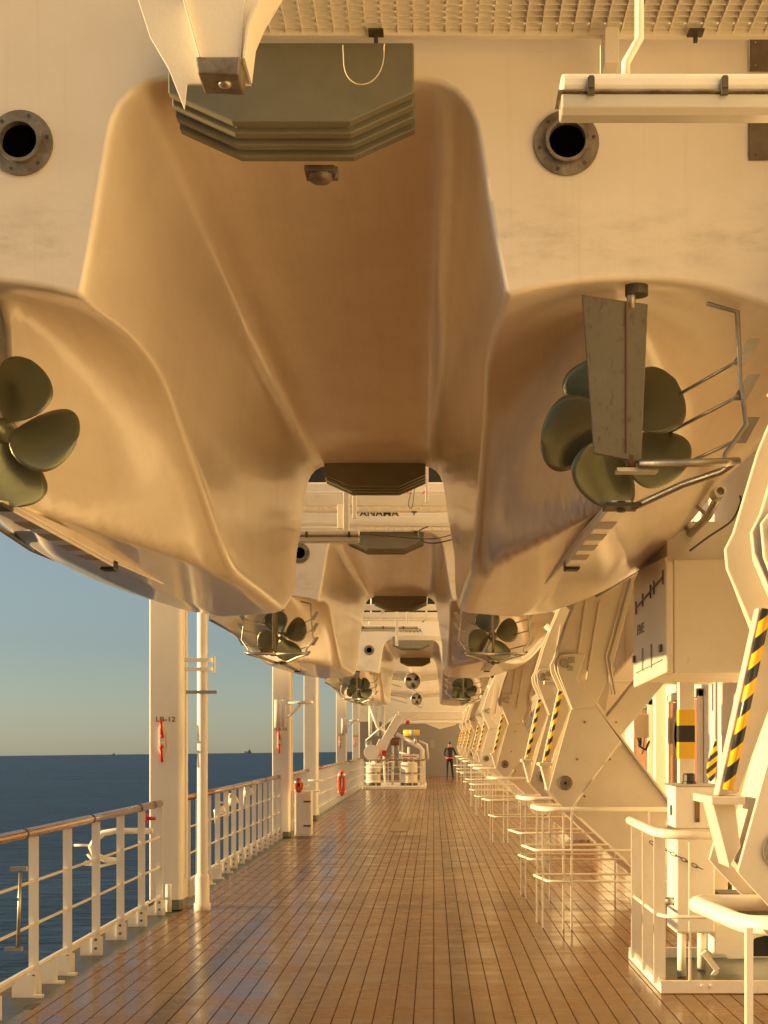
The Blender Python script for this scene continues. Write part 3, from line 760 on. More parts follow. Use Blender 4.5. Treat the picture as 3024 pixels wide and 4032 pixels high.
def make_davit(loc_, label, group='davits standing along the right side'):
    r = empty('davit', loc_, label, 'davit', group)
    GAP = .45; TH = .028
    # pedestal girder on the deck
    foot = EYE - 1.70
    ped = [D2(1237, 1752), (D2(1445, 1945)[0], D2(0, 1945)[1]), (2.36, .02), (2.74, .02), (2.74, .95), (D2(1462, 1750)[0] + .0, D2(0, 1750)[1]), D2(1341, 1597)]
    m = MB(); m.prism(ped, .02, .02 + TH); m.prism(ped, GAP, GAP + TH); m.prism(inset_poly(ped, .045), .02 + TH, GAP); pd = m.build('pedestal', DAVP, r, .006)
    # long back flange and stay girder
    m = MB(); a, b_ = D2(1243, 1468), D2(1456, 1750)
    dx, dz = b_[0] - a[0], b_[1] - a[1]; L = math.hypot(dx, dz); nx, nz = -dz / L * .022, dx / L * .022
    m.prism([a, b_, (b_[0] + nx, b_[1] + nz), (a[0] + nx, a[1] + nz)], -.03, GAP + .06); m.build('back_flange', DAVP, r, .004)
    stay = [D2(1313, 1549), D2(1344, 1590), D2(1440, 1474), D2(1560, 1330), D2(1530, 1295), D2(1390, 1452)]
    m = MB(); m.prism(stay, .10, .10 + TH); m.prism(stay, GAP - .08, GAP - .08 + TH); m.prism(inset_poly(stay, .04), .10 + TH, GAP - .08); m.build('stay', DAVP, r, .005)
    web = [D2(1262, 1480), D2(1310, 1545), D2(1440, 1405), D2(1420, 1380), D2(1362, 1440), D2(1330, 1400)]
    m = MB(); m.prism([D2(1266, 1474), D2(1312, 1535), D2(1322, 1482), D2(1335, 1440), D2(1300, 1420)], .16, .16 + TH); m.build('gusset', DAVP, r, .003)
    # lower body plates
    body = rounded([z4(1100, 765), z4(905, 1480), z4(1055, 1632), z4(1095, 1632), z4(1548, 1055), z4(1325, 750), z4(1135, 500), z4(1060, 640)], (1, 2), .06)
    body = [z4(1100, 765), z4(905, 1470), z4(930, 1500), z4(1050, 1628), z4(1095, 1632), z4(1548, 1055), z4(1325, 745), z4(1210, 620)]
    m = MB(); m.prism(body, -.03, -.03 + TH); m.prism(body, GAP + .03, GAP + .03 + TH); m.prism(inset_poly(body, .05), -.002, GAP + .03); bd = m.build('lower_body', DAVP, r, .006)
    m = MB(); p = z4(1050, 1400)
    m.lathe([(.0001, -.02), (.05, -.02), (.068, -.014), (.068, .0)], (p[0], -.03, p[1]), n=28); pn = m.build('pivot_pin', FLANGE, bd)
    m = MB(); m.lathe([(.0001, -.022), (.011, -.022), (.011, -.018)], (p[0], -.03, p[1]), n=14); m.build('grease_hole_shade', BLACK, pn)  # black disc on the pin face, painted shade instead of a drilled hole
    # upper arm with eye
    eye = z4(1040, 360)
    arm = [z4(1105, 760), z4(965, 395)]
    for k in range(6):
        an = R(200 - 22 * k); arm.append((eye[0] + .088 * math.cos(an), eye[1] + .088 * math.sin(an)))
    armL = [z4(1105, 755), z4(962, 420), z4(955, 350), z4(985, 290), z4(1072, 0), z4(1875, -1950), z4(2080, -1950), z4(1445, 460), z4(1310, 745)]
    m = MB(); m.prism(armL, .0, TH); m.prism(armL, GAP, GAP + TH); m.prism(inset_poly(armL, .10), TH, GAP); ao = m.build('arm', DAVP, r, .006)
    m = MB(); eyep = [z4(1110, 765), z4(985, 440), z4(975, 330), z4(1010, 285), z4(1070, 278), z4(1225, 282), z4(1150, 500), z4(1318, 740)]
    m.prism(eyep, -.055, -.032); m.build('eye_plate', DAVP, ao, .006); m = MB(); m.prism(eyep, GAP + .062, GAP + .085); m.build('eye_plate', DAVP, ao, .006)
    m = MB(); m.lathe([(.0001, -.075), (.02, -.075), (.022, -.085), (.036, -.085), (.040, -.056), (.040, .0)], (eye[0], 0, eye[1]), n=24); m.build('eye_pin', STEEL, ao)
    m = MB(); q = z4(1100, 335); m.box(q[0] - .03, q[0] + .03, -.066, -.056, q[1] - .025, q[1] + .03); q = z4(1090, 405); m.box(q[0] - .03, q[0] + .03, -.066, -.056, q[1] - .02, q[1] + .02); m.build('lock_plate', STEEL, ao, .003)
    # slide rail with striped hose
    rail = [z4(1000, 590), z4(1060, 640), z4(1098, 765), z4(935, 1215), z4(860, 1225)]
    m = MB(); m.prism(rail, .10, .17); m.build('slide_rail', DAVP, r, .006)
    m = MB(); a, b_ = z4(1002, 600), z4(872, 1205); m.tube([(a[0] + .02, .07, a[1]), (b_[0] + .02, .07, b_[1])], .018, 14); m.build('striped_hose', STRIPE, r)
    m = MB(); q = z4(840, 1225); m.box(q[0] - .01, q[0] + .11, .04, .40, q[1] - .03, q[1] + .0); m.prism([z4(845, 1240), z4(925, 1240), z4(945, 1400), z4(905, 1470)], .12, .3); m.build('slide_bracket', DAVP, r, .004)
    for (p, q) in (((1266, 1300), (1246, 1436)), ((1296, 1300), (1268, 1470))):
        a, b_ = D2(*p), D2(*q); m = MB(); m.beam((a[0], -.012, a[1]), (b_[0], -.012, b_[1]), .022, .022, up=(0, 1, 0)); m.build('rib', DAVP, ao, .003)
    for k, off in enumerate((.10, .135)):
        a, b_, c_ = D2(1330, 1250), D2(1290, 1420), D2(1306, 1500)
        m = MB(); m.tube([(a[0] + off, -.02, a[1]), (b_[0] + off * .8, -.02, b_[1]), (c_[0] + off * .7, -.02, c_[1])], .008, 8); m.build('hydraulic_pipe', STEEL if k else DAVP, ao)
    for q in ((1330, 1560), (1316, 1640), (1262, 1720), (1246, 1640), (1262, 1560)):
        a = D2(*q); m = MB(); m.cyl((a[0], -.042, a[1]), (a[0], -.028, a[1]), .012, 8); m.build('bolt', FLANGE, bd)
    for (p, q) in (((1341, 1603), (1238, 1744)),):
        a, b_ = D2(*p), D2(*q); m = MB(); m.beam((a[0], -.036, a[1]), (b_[0], -.036, b_[1]), .016, .012, up=(0, 1, 0)); m.build('edge_bar', DAVP, bd)
    a, b_ = D2(1345, 1612), D2(1455, 1742); c_ = D2(1460, 1960)
    for (p, q) in (((1440, 1770), (1440, 1890)),):
        a, b_ = D2(*p), D2(*q); m = MB(); m.tube([(a[0], .02, a[1]), (b_[0], .02, b_[1])], .006, 6); m.build('weld_bead', DAVP, pd)
    # chain stopper tube behind
    m = MB(); a, b_ = D2(1232, 1295), D2(1290, 1345); m.tube([(a[0], .32, a[1]), (b_[0], .32, b_[1])], .034, 12); m.beam((D2(1300, 1330)[0], .34, D2(0, 1330)[1]), (D2(1278, 1395)[0], .34, D2(0, 1395)[1]), .03); m.build('stopper_tube', DAVP, r)
    return r
DY = [5.0, 13.2, 15.8, 24.4, 33.0, 37.6, 45.0, 50.5, 57.0, 62.0]
DL = ['nearest, cut off by the right edge of the photo', 'the large one seen whole behind the railings', 'close behind the large whole one', 'with its pivot above the second tube guard rail',
      'fifth along from the camera', 'sixth along from the camera', 'seventh along from the camera', 'eighth along from the camera', 'ninth along, almost by the far bulkhead', 'last of the row at the far bulkhead']
dav = []
for i, (y, lb) in enumerate(zip(DY, DL)):
    lab = 'white plate davit with striped hose, ' + lb
    if i == 0: o = make_davit((0, y, 0), lab)
    else: o = dup(dav[0], (0, y, 0), lab)
    dav.append(o)

# guard rails in front of each davit
def guard(loc_, label, long=True):
    r = empty('guard_rail', loc_, label, 'guard rail', 'tube guard rails at the davit feet')
    z = 1.09
    m = MB(); m.tube([(2.35, -.22, z), (1.10, -.22, z), (1.03, -.20, z), (.995, -.14, z), (.96, .0, z), (.935, .30, z), (.94, .38, z), (1.0, .44, z), (1.25, .44, z)], .023, 12); m.build('top_rail', PAINTR, r)
    for zz, x0 in ((.72, .84), (.44, .95)):
        m = MB(); m.tube([(2.35, -.24, zz), (x0 + .12, -.24, zz), (x0 + .08, -.22, zz), (x0, .34, zz), (x0 + .05, .42, zz), (1.9, .44, zz)], .011, 8); m.build('mid_rail', PAINTR, r)
    for xx, yy in ((1.25, -.24), (1.18, -.20), (1.0, -.1), (.975, .3), (1.95, -.24)):
        m = MB(); m.box(xx - .009, xx + .009, yy - .009, yy + .009, 0, z); m.build('post', PAINTR, r)
    return r
gy = [13.1, 15.5, 24.2, 33.0, 37.4, 45, 52, 60]
gl = ['in front of the large whole davit', 'second from the camera along the davits', 'third from the camera along the davits', 'fourth from the camera along the davits', 'fifth from the camera along the davits',
      'sixth from the camera along the davits', 'seventh from the camera along the davits', 'last, beside the person']
g0 = None
for y, l in zip(gy, gl):
    lab = 'white tube guard rail ' + l
    if g0 is None: g0 = guard((0, y, 0), lab)
    else: dup(g0, (0, y, 0), lab)
r = empty('guard_rail', (0, 5.0, 0), 'thick white tube guard rail in the lower right corner', 'guard rail', 'tube guard rails at the davit feet')
m = MB(); z = 1.09
m.tube([(2.2, .39, z), (1.10, .39, z), (1.02, .38, z), (.99, .33, z), (1.0, .2, z), (1.03, -.16, z), (1.05, -.25, z), (1.12, -.31, z), (1.22, -.33, z), (2.2, -.33, z)], .031, 14); m.build('top_rail', PAINTR, r)
m = MB(); m.box(1.025, 1.048, -.345, -.32, 0, z); m.build('post', PAINTR, r)
m = MB(); m.tube([(2.2, -.33, .4), (1.06, -.33, .4)], .014, 8); m.build('mid_rail', PAINTR, r)

# ------------------------------------------------------------------ power pack enclosure at right
en = empty('pump_enclosure', (1.53, 9.57, 0), 'white railed coaming with green floor round the pump unit at right', 'enclosure')
m = MB(); m.box(0, 1.2, 0, .02, .004, .092); m.box(0, .02, .02, 1.55, .004, .092); m.box(0, 1.2, 1.55, 1.57, .004, .092); m.build('coaming', PAINT, en, .004)
m = MB(); m.box(.02, 1.2, .02, 1.55, .004, .012); m.build('green_floor', GREEN, en)
m = MB(); m.tube([(-.03, 1.3, 1.10), (-.03, .3, 1.09), (-.02, .12, 1.085), (.03, .02, 1.08), (.12, -.01, 1.075), (.62, -.01, 1.075)], .031, 12); m.build('top_rail', PAINTR, en)
m = MB(); m.tube([(-.0, 1.3, .52), (.0, .15, .52), (.05, .02, .52), (.12, .0, .52), (1.2, .0, .52)], .012, 8); m.build('mid_rail', PAINTR, en)
for y in (1.25, .68, .14):
    m = MB(); m.beam((-.02, y, .05), (-.02, y, 1.07), .012, .065, up=(1, 0, 0)); 
    m = MB(); m.box(-.025, .055, y - .006, y + .006, .05, 1.07); m.build('upright', PAINTR, en)
m = MB(); m.box(.19, .205, -.008, .008, .09, 1.06); m.build('upright', PAINTR, en)
m = MB(); m.cyl((.28, -.012, .055), (.28, .0, .055), .012, 10); m.cyl((.34, -.012, .055), (.34, .0, .055), .012, 10); m.build('bolts', PAINTR, en)
m = MB()
for k in range(5):
    a = Vector((.02, .9, 1.02 - .03 * k)); xx = .03 + .075 * k; zz = .98 - .04 * k
    for q in range(2):
        c = Vector((xx + .035 * q, .55, zz - .017 * q)); pts = []
        for j in range(10):
            an = 2 * math.pi * j / 10
            if q: pts.append(c + Vector((.024 * math.cos(an), .009 * math.sin(an), -.01 * math.cos(an))))
            else: pts.append(c + Vector((.024 * math.cos(an), 0, .012 * math.sin(an) - .01 * math.cos(an))))
        m.tube(pts, .0035, 6, True)
m.build('chain', DARKM, en)

YU = 10.15
pu = empty('pump_unit', (X(1500, YU), YU, 0), 'tall white hydraulic tank with black filler cap inside the railed coaming', 'pump unit')
ox = pu.location.x
x0, x1 = X(1458, YU) - ox, X(1546, YU) - ox
m = MB(); m.box(x0, x1, 0, .32, Z(1790, YU), Z(1698, YU)); m.build('upper_tank', PAINT, pu, .008)
m = MB(); m.box(x0 + .01, x1 - .0, .01, .42, .33, Z(1790, YU)); m.build('lower_tank', PAINT, pu, .015)
m = MB(); m.box(x0 - .02, x1 + .01, -.015, .33, Z(1698, YU) - .0, Z(1694, YU)); m.build('top_flange', STEEL, pu)
m = MB(); cx = X(1496, YU) - ox; m.lathe([(.0001, .075), (.035, .075), (.045, .065), (.045, .02), (.052, .015), (.052, .0)], (cx, .14, Z(1694, YU)), 'z', 12); m.build('filler_cap', RUBBER, pu)
m = MB(); m.box(X(1501, YU) - ox, X(1511, YU) - ox, -.014, .0, Z(1776, YU), Z(1721, YU)); lv = m.build('level_gauge', DARKM, pu, .002)
m = MB(); m.box(X(1503, YU) - ox, X(1509, YU) - ox, -.018, -.014, Z(1768, YU), Z(1729, YU)); m.build('sight_glass', BROWNG, lv)
m = MB(); m.lathe([(.0001, 0), (.04, 0), (.04, .006)], (x0 - .008, .14, Z(1752, YU)), 'x', 20); m.build('badge', BLUE, pu)
m = MB(); m.cyl((X(1476, YU) - ox, .06, .02), (X(1476, YU) - ox, .06, .35), .032, 16); m.build('leg', PAINT, pu); m = MB(); m.cyl((X(1536, YU) - ox, .36, .02), (X(1536, YU) - ox, .36, .35), .032, 16); m.build('leg', PAINT, pu)
m = MB(); m.cyl((x0 - .05, .12, .55), (x0 + .02, .12, .55), .03, 14); m.build('side_port', STEEL, pu)
mu = empty('motor_unit', (X(1620, 10.3), 10.3, 0), 'low white cast motor housing with rounded opening right of the tall tank', 'motor')
m = MB(); m.prism([(-.27, .16), (-.2, .16), (-.17, .13), (.0, .13), (.02, .28), (.1, .3), (.16, .3), (.22, .28), (.24, .13), (.5, .13), (.5, .42), (-.27, .42)], -.05, .35); m.build('housing', PAINT, mu, .012)
m = MB(); m.box(-.22, .4, .0, .3, .42, .60); m.box(-.18, .0, -.02, .0, .50, .58); m.build('motor_case', DARKM, mu, .02)
m = MB(); m.box(.0, .24, .1, .16, .13, .30); m.build('inner_cover', RUBBER, mu)
m = MB(); m.beam((-.34, -.02, .18), (-.24, -.02, .05), .05, .04); m.beam((-.24, -.02, .05), (-.28, -.02, .0), .03, .03); m.build('foot_bracket', PAINTR, mu)

# big locker under the nearest davit
lk = empty('raft_locker', (1.47, 9.0, EYE + .44), 'large cream locker with strip handles hung behind the nearest davit', 'locker')
m = MB(); m.prism([(0, .0), (1.45, -.04), (1.45, .75), (1.1, .80), (.05, .74), (0, .70)], 0, .05, 'x')
m.box(.05, .95, 0, 1.5, .0, .72); m.build('case', DAVP, lk, .012)
m = MB(); m.box(.05, 1.1, .25, 1.5, .728, 1.0); m.build('upper_case', WALLP, lk, .01)
m = MB()
m.beam((-.006, .05, .62), (-.006, 1.3, .53), .004, .012)
for y in (.08, .45, .6, .95, 1.28): m.box(-.01, -.002, y - .008, y + .008, .62 - .09 * (y / 1.3) - .045, .62 - .09 * (y / 1.3) + .045)
m.build('hinge_rod', ZINC, lk)
text_mesh('lettering', 'FIVE', .10, TEXTG, (-.0025, 1.08, .36), (R(90), 0, R(-90)), lk, sx=1.9)
for y in (.55, .95):
    m = MB(); m.box(-.008, -.001, y, y + .05, .06, .22); m.build('handle_slot', MARK, lk)
for y, z in ((.12, .14), (1.33, .14)):
    m = MB(); m.box(-.016, -.001, y, y + .07, z, z + .05); m.build('latch', ZINC, lk, .004)
m = MB(); m.beam((-.004, .1, .09), (-.004, 1.3, .06), .003, .006); m.build('seam', ZINC, lk)
# beam the locker hangs from, and lashing gear beside it
m = MB(); m.beam((X(1385, 11), 11, Z(1240, 11)), (X(1575, 8.0), 8.0, Z(940, 8.0)), .05, .04); tag(m.build('skid_bar', CABLE, None, .005), 'dark steel skid bar rising beside the nearest lifeboat bilge at right', 'bar')
m = MB(); m.lathe([(.022, -.02), (.036, -.02), (.036, .12), (.022, .12), (.022, -.02)], (X(1555, 8.0), 8.0, Z(1062, 8.0)), n=20); tag(m.build('tube_socket', STEEL), 'open steel tube end at the right of the nearest propeller guard', 'tube')
cable(8.1, [(1490, 1190, 0), (1530, 1160, 0), (1580, 1125, .0), (1600, 1085, 0), (1598, 1070, 0)], .006, CABLE, 'thin dark cable between the nearest boat and davit')

# ------------------------------------------------------------------ left side columns
def column(Y, xl, xr, text, label, zt=5.2, dp=.46):
    xa, xb = X(xl, Y), X(xr, Y); w = xb - xa
    r = empty('support_column', ((xa + xb) / 2, Y, 0), label, 'column', 'columns along the ship side')
    m = MB(); hw = w / 2; c = min(.03, w * .1)
    m.prism([(-hw, 0), (hw - c, 0), (hw, c), (hw, dp), (-hw, dp)], .0, zt, 'z'); m.build('shaft', PAINT, r, .014)
    m = MB(); m.box(hw + .001, hw + .014, dp * .5, dp * .5 + .015, .3, zt); m.build('flat_bar', PAINT, r)
    m = MB(); hh = .10; m.prism([(-hw - .004, -.004), (hw - c + .002, -.004), (hw + .004, c), (hw + .004, dp + .004), (-hw - .004, dp + .004)], .0, hh, 'z'); m.build('base_band', GUTTER, r)
    if text:
        zt_ = 1.93
        text_mesh('lettering', text, .072, INKR, (.0, -.002, zt_), (R(90), 0, 0), r, sx=1.2)
        m = MB(); m.box(-.06, .0, -.022, -.001, 1.60, 1.86); m.box(.012, .018, -.02, -.001, 1.58, 1.80); m.build('clip_board', PAINTR, r, .004)
        for k, (za, zb, tl) in enumerate(((1.93, 1.76, .02), (1.66, 1.50, -.02))):
            m = MB(); m.tube([(-.05 + .005, -.03, za), (-.03, -.035, zb)], .014, 8); m.ball((-.03 if k == 0 else -.035, -.035, zb if k == 0 else za), .02, 8); m.build('toggle_pin', RED, r)
    return r
column(14.4, 322, 393, 'LB-12', 'broad white column marked LB-12 beside the round pipe', dp=.36)
column(25.35, 588, 627, 'LB-10', 'white column marked LB-10 behind the second length of rail')
column(31.0, 656, 685, None, 'unmarked white column beyond the grey cabinet')
column(44.3, 726, 748, 'LB-04', 'distant white column marked LB-04 near the orange lifebuoy')
column(54.5, 761, 776, 'LB-06', 'farthest white column, by the rescue crane')
pp = empty('round_pipe', (X(437, 14.4), 14.4, 0), 'round white pipe with a thick foot beside the broad column', 'pipe')
m = MB(); m.lathe([(.053, .0), (.053, 5.2)], (0, 0, 0), 'z', 28, True); m.build('pipe', PAINT, pp)
m = MB(); m.lathe([(.053, .37), (.066, .35), (.072, .32), (.072, .07), (.085, .065), (.085, .02), (.08, .0)], (0, 0, 0), 'z', 28, True); m.build('foot_sleeve', PAINTR, pp)
m = MB(); Yp = 14.4
for za, zb in ((1422, 1431), (1442, 1450)): m.box(X(400, Yp) - pp.location.x, X(464, Yp) - pp.location.x, -.075, -.06, Z(zb, Yp), Z(za, Yp))
m.box(X(463, Yp) - pp.location.x, X(466, Yp) - pp.location.x, -.11, .0, Z(1455, Yp), Z(1416, Yp)); m.build('clamp_bracket', PAINT, pp, .002)
m = MB()
m.box(X(404, Yp) - pp.location.x, X(470, Yp) - pp.location.x, -.07, -.058, Z(1499, Yp), Z(1492, Yp))
m.cyl((X(415, Yp) - pp.location.x, -.085, Z(1496, Yp)), (X(415, Yp) - pp.location.x, -.07, Z(1496, Yp)), .014, 10); m.cyl((X(452, Yp) - pp.location.x, -.085, Z(1496, Yp)), (X(452, Yp) - pp.location.x, -.07, Z(1496, Yp)), .014, 10)
m.build('pipe_strap', STEEL, pp)
# swing arm brackets on columns
def swing(Y, x0, x1, y, ydn, label):
    r = empty('swing_arm', (X(x0, Y), Y - .1, Z(y, Y)), label, 'bracket', 'swing arms fixed to the columns')
    L = X(x1, Y) - X(x0, Y)
    m = MB(); m.cyl((0, 0, 0), (L, 0, 0), .028, 12); m.build('boom', PAINT, r)
    m = MB(); m.tube([(.0, 0, Z(ydn, Y) - Z(y, Y)), (L * .55, 0, -.03)], .024, 10); m.build('brace', PAINT, r)
    m = MB(); m.box(L, L + .012, -.05, .05, -.09, .09); m.build('end_plate', PAINT, r)
    m = MB(); m.cyl((-.06, 0, Z(1572, Y) - Z(y, Y) if Y < 30 else -.4), (-.06, 0, .05), .035, 12); m.cyl((-.17, .02, Z(1572, Y) - Z(y, Y) if Y < 30 else -.4), (-.17, .02, .05), .055, 14); m.build('hinge_post', PAINT, r)
    return r
swing(25.0, 621, 678, 1518, 1550, 'white triangular swing arm on the LB-10 column')
swing(44.0, 753, 776, 1556, 1568, 'tiny white swing arm on the LB-04 column')
# pipework outboard of the first rail
m = MB(); Yq = 13.7
P = [(330, 1795), (250, 1795), (222, 1800), (205, 1815), (197, 1830), (203, 1845), (225, 1856), (255, 1860)]
m.tube([(X(a, Yq), Yq, Z(b, Yq)) for a, b in P], .030, 10); m.tube([(X(197, Yq), Yq, Z(1826, Yq)), (X(160, Yq), Yq, Z(1826, Yq))], .012, 8)
m.tube([(X(a, Yq), Yq + .05, Z(b, Yq)) for a, b in ((255, 1862), (215, 1872), (196, 1858), (186, 1846))], .013, 8); m.box(X(183, Yq), X(196, Yq), Yq - .02, Yq + .04, Z(1870, Yq), Z(1860, Yq))
tag(m.build('vent_pipe', PAINT), 'curled white pipe outside the first rail, above the water', 'pipe')
m = MB(); Yv = 14.2; m.cyl((X(312, Yv), Yv, Z(1768, Yv)), (X(336, Yv), Yv, Z(1768, Yv)), .018, 10); m.lathe([(.012, -.02), (.05, -.02), (.05, .0), (.012, .0)], (X(318, Yv), Yv, Z(1768, Yv)), 'x', 14)
tag(m.build('hand_valve', RED), 'small red hand valve at the end of the first rail', 'valve')
m = MB(); m.cyl((X(366, 14.1), 14.05, .02), (X(366, 14.1), 14.05, Z(1909, 14.1)), .03, 12); tag(m.build('stub_post', PAINTR), 'short round white stub post at the foot of the LB-12 column', 'post')

# ------------------------------------------------------------------ rail sections
def rail_section(y0, y1, label, step=.93, fine=1):
    r = empty('railing', (RAILX, y0, 0), label, 'railing', 'railing lengths along the ship side')
    L = y1 - y0
    m = MB(); m.tube([(0, 0, 1.09), (0, L * .33, 1.09), (0, L * .66, 1.09), (0, L, 1.09)], .034, 16)
    hr = m.build('handrail', WOOD, r)
    m = MB(); y = .5
    while y < L - .3: m.cyl((0, y, 1.09), (0, y + .03, 1.09), .0365, 16); y += 1.85
    m.cyl((0, L - .35, 1.09), (0, L - .33, 1.09), .0365, 14); m.build('joint_ring', DARKM, hr)
    for z, q in ((.755, .011), (.46, .011), (.165, .013)):
        m = MB(); m.tube([(.0, 0, z), (.0, L, z)], q, 8); m.build('horizontal_bar', PAINTR, r)
    n = max(2, int(round(L / step)))
    for k in range(n + 1):
        y = L * k / n; y = min(max(y, .02), L - .02)
        m = MB()
        m.prism([(-.033, .0), (.033, .0), (.033, 1.06), (-.033, 1.06)], y - .0055, y + .0055); 
        m.prism([(-.13, -.02), (.05, -.02), (.05, .13), (-.035, .15), (-.06, .09), (-.13, .05)], y + .0065, y + .017)
        st_ = m.build('stanchion', PAINTR, r)
        if y0 < 20:
            for zb_ in (.11, .04):
                m = MB(); m.cyl((.0, y - .016, zb_), (.0, y - .005, zb_), .012, 8); m.build('bolt', ZINC, st_)
        if y0 < 20:
            m = MB(); m.box(-.14, .06, y - .02, y + .03, -.04, -.021); m.build('foot_pad', RUBBER, r)
    return r
rail_section(5.2, 14.1, 'first length of railing with varnished wooden handrail, nearest the camera')
rail_section(14.95, 25.1, 'second length of wood topped railing, behind the round pipe', .72)
rail_section(26.0, 30.8, 'third short length of railing behind the grey cabinet', .6)
rail_section(31.6, 44.0, 'fourth length of railing, hung with an orange lifebuoy', .8)
rail_section(44.9, 54.2, 'farthest length of railing beyond the LB-04 column', .9)
m = MB(); m.lathe([(.0001, .004), (.045, .004), (.055, .0)], (0, 0, 0), 'z', 20); o = tag(m.build('drain', DARKM), 'small dark drain in the waterway at the lower left', 'drain'); o.location = (X(72, 9.24), 9.24, -.02); o.scale = (1.1, 2.2, 1)
m = MB(); m.box(X(845, 28.4), X(883, 28.4), 26.9, 30.0, .001, .006); tag(m.build('deck_hatch', base_mat('brown_hatch_plate', (.20, .12, .06), .35)), 'flush brown hatch plate in the middle of the deck', 'hatch')
# gate pin on the first rail
m = MB(); Yg = 8.75; xg = X(30, Yg); m.cyl((X(38, Yg), Yg, Z(2050, Yg)), (X(44, Yg), Yg, Z(1880, Yg)), .011, 10); m.box(X(22, Yg), X(58, Yg), Yg - .015, Yg + .02, Z(1882, Yg), Z(1872, Yg)); m.box(X(10, Yg), X(48, Yg), Yg - .015, Yg + .02, Z(2054, Yg), Z(2046, Yg))
tag(m.build('gate_pin', STEEL), 'steel gate pin held by two lugs on the first rail', 'gate pin')
# foot brackets and scuppers between the first stanchions
for k, y in enumerate((9.55, 10.1, 10.45, 15.9, 16.5, 17.1, 17.8, 18.6)):
    m = MB(); m.prism([(-.16, -.02), (.0, -.02), (.0, .12), (-.10, .14), (-.16, .05)], 0, .012); m.box(-.0, .05, -.02, .03, -.02, .0)
    o = tag(m.build('foot_bracket', PAINTR), ['white foot bracket nearest the camera under the first rail', 'white foot bracket in the middle under the first rail', 'white foot bracket farther along the first rail', 'foot bracket just past the round pipe', 'second foot bracket past the round pipe', 'third foot bracket past the round pipe', 'fourth foot bracket past the round pipe', 'fifth foot bracket past the round pipe'][k], 'bracket', 'foot brackets along the waterway')
    o.location = (RAILX + .04, y, 0)
# floodlights clamped outside the second rail
for k, (y, z) in enumerate(((18.4, .78), (19.6, .86), (21.2, .92))):
    r = empty('flood_lamp', (RAILX - .12, y, z), 'small white outboard lamp on the second rail, ' + ('nearest', 'middle', 'farthest')[k] + ' of three', 'lamp', 'lamps outside the second rail')
    m = MB(); m.cyl((0, 0, 0), (.13, 0, .05), .045, 14, .055); m.build('lamp_head', PAINT, r)
    m = MB(); m.tube([(0, .02, .0), (.02, .03, .12), (.1, .03, .14)], .012, 8); m.tube([(0, 0, 0), (.01, .02, -.18)], .01, 8); m.build('lamp_bracket', PAINT, r)

# cabinet and lifebuoys on the left
cb = empty('cabinet', (X(654, 25.2), 25.2, 0), 'grey white upright cabinet against the LB-10 column', 'cabinet')
m = MB(); hw = (X(672, 25.2) - X(637, 25.2)) / 2; zt = Z(1709, 25.2); m.box(-hw, hw, 0, .45, .03, zt); m.build('case', WALLP, cb, .01)
m = MB(); m.box(-hw + .02, hw - .02, -.012, .0, .06, zt - .04); dr = m.build('door', WALLP, cb, .004)
for zz in (zt - .2, .2):
    m = MB(); m.box(hw - .13, hw - .0, -.025, -.013, zz, zz + .03); m.build('hinge', DARKM, dr)
def buoy(Y, px, py, rx, rz, label, n=3):
    r = empty('lifebuoy', (X(px, Y), Y, Z(py, Y)), label, 'lifebuoy', 'orange lifebuoys and ropes on the left side')
    m = MB()
    for k in range(n):
        pts = []
        for j in range(20):
            a = 2 * math.pi * j / 20; pts.append((rx * (1 - .15 * k) * math.cos(a), .05 * k + .02 * math.sin(3 * a), rz * (1 - .07 * k) * math.sin(a)))
        m.tube(pts, .035, 8, True)
    m.build('ring', ORANGE, r)
    m = MB()
    for j in range(4):
        a = math.pi / 4 + j * math.pi / 2; m.ball((rx * math.cos(a), 0, rz * math.sin(a)), .045, 8)
    m.build('grip_band', PAINT, r)
    return r
buoy(25.0, 645, 1696, .05, .10, 'small red rope coil on top of the grey cabinet')
buoy(36.0, 738, 1692, .075, .30, 'tall orange lifebuoy coil hanging on the fourth length of railing')
for k, (Y, px0, px1, py, lb) in enumerate(((30.6, 680, 695, 1685, 'upper'), (30.6, 672, 690, 1708, 'lower'))):
    m = MB(); m.tube([(X(px0 - 12, Y), Y - .3, Z(py, Y)), (X(px1, Y), Y - .3, Z(py, Y)), (X(px1, Y) + .02, Y - .2, Z(py, Y))], .016, 8)
    tag(m.build('cleat_rod', PAINT), lb + ' white rod sticking out beside the unmarked column', 'rod')

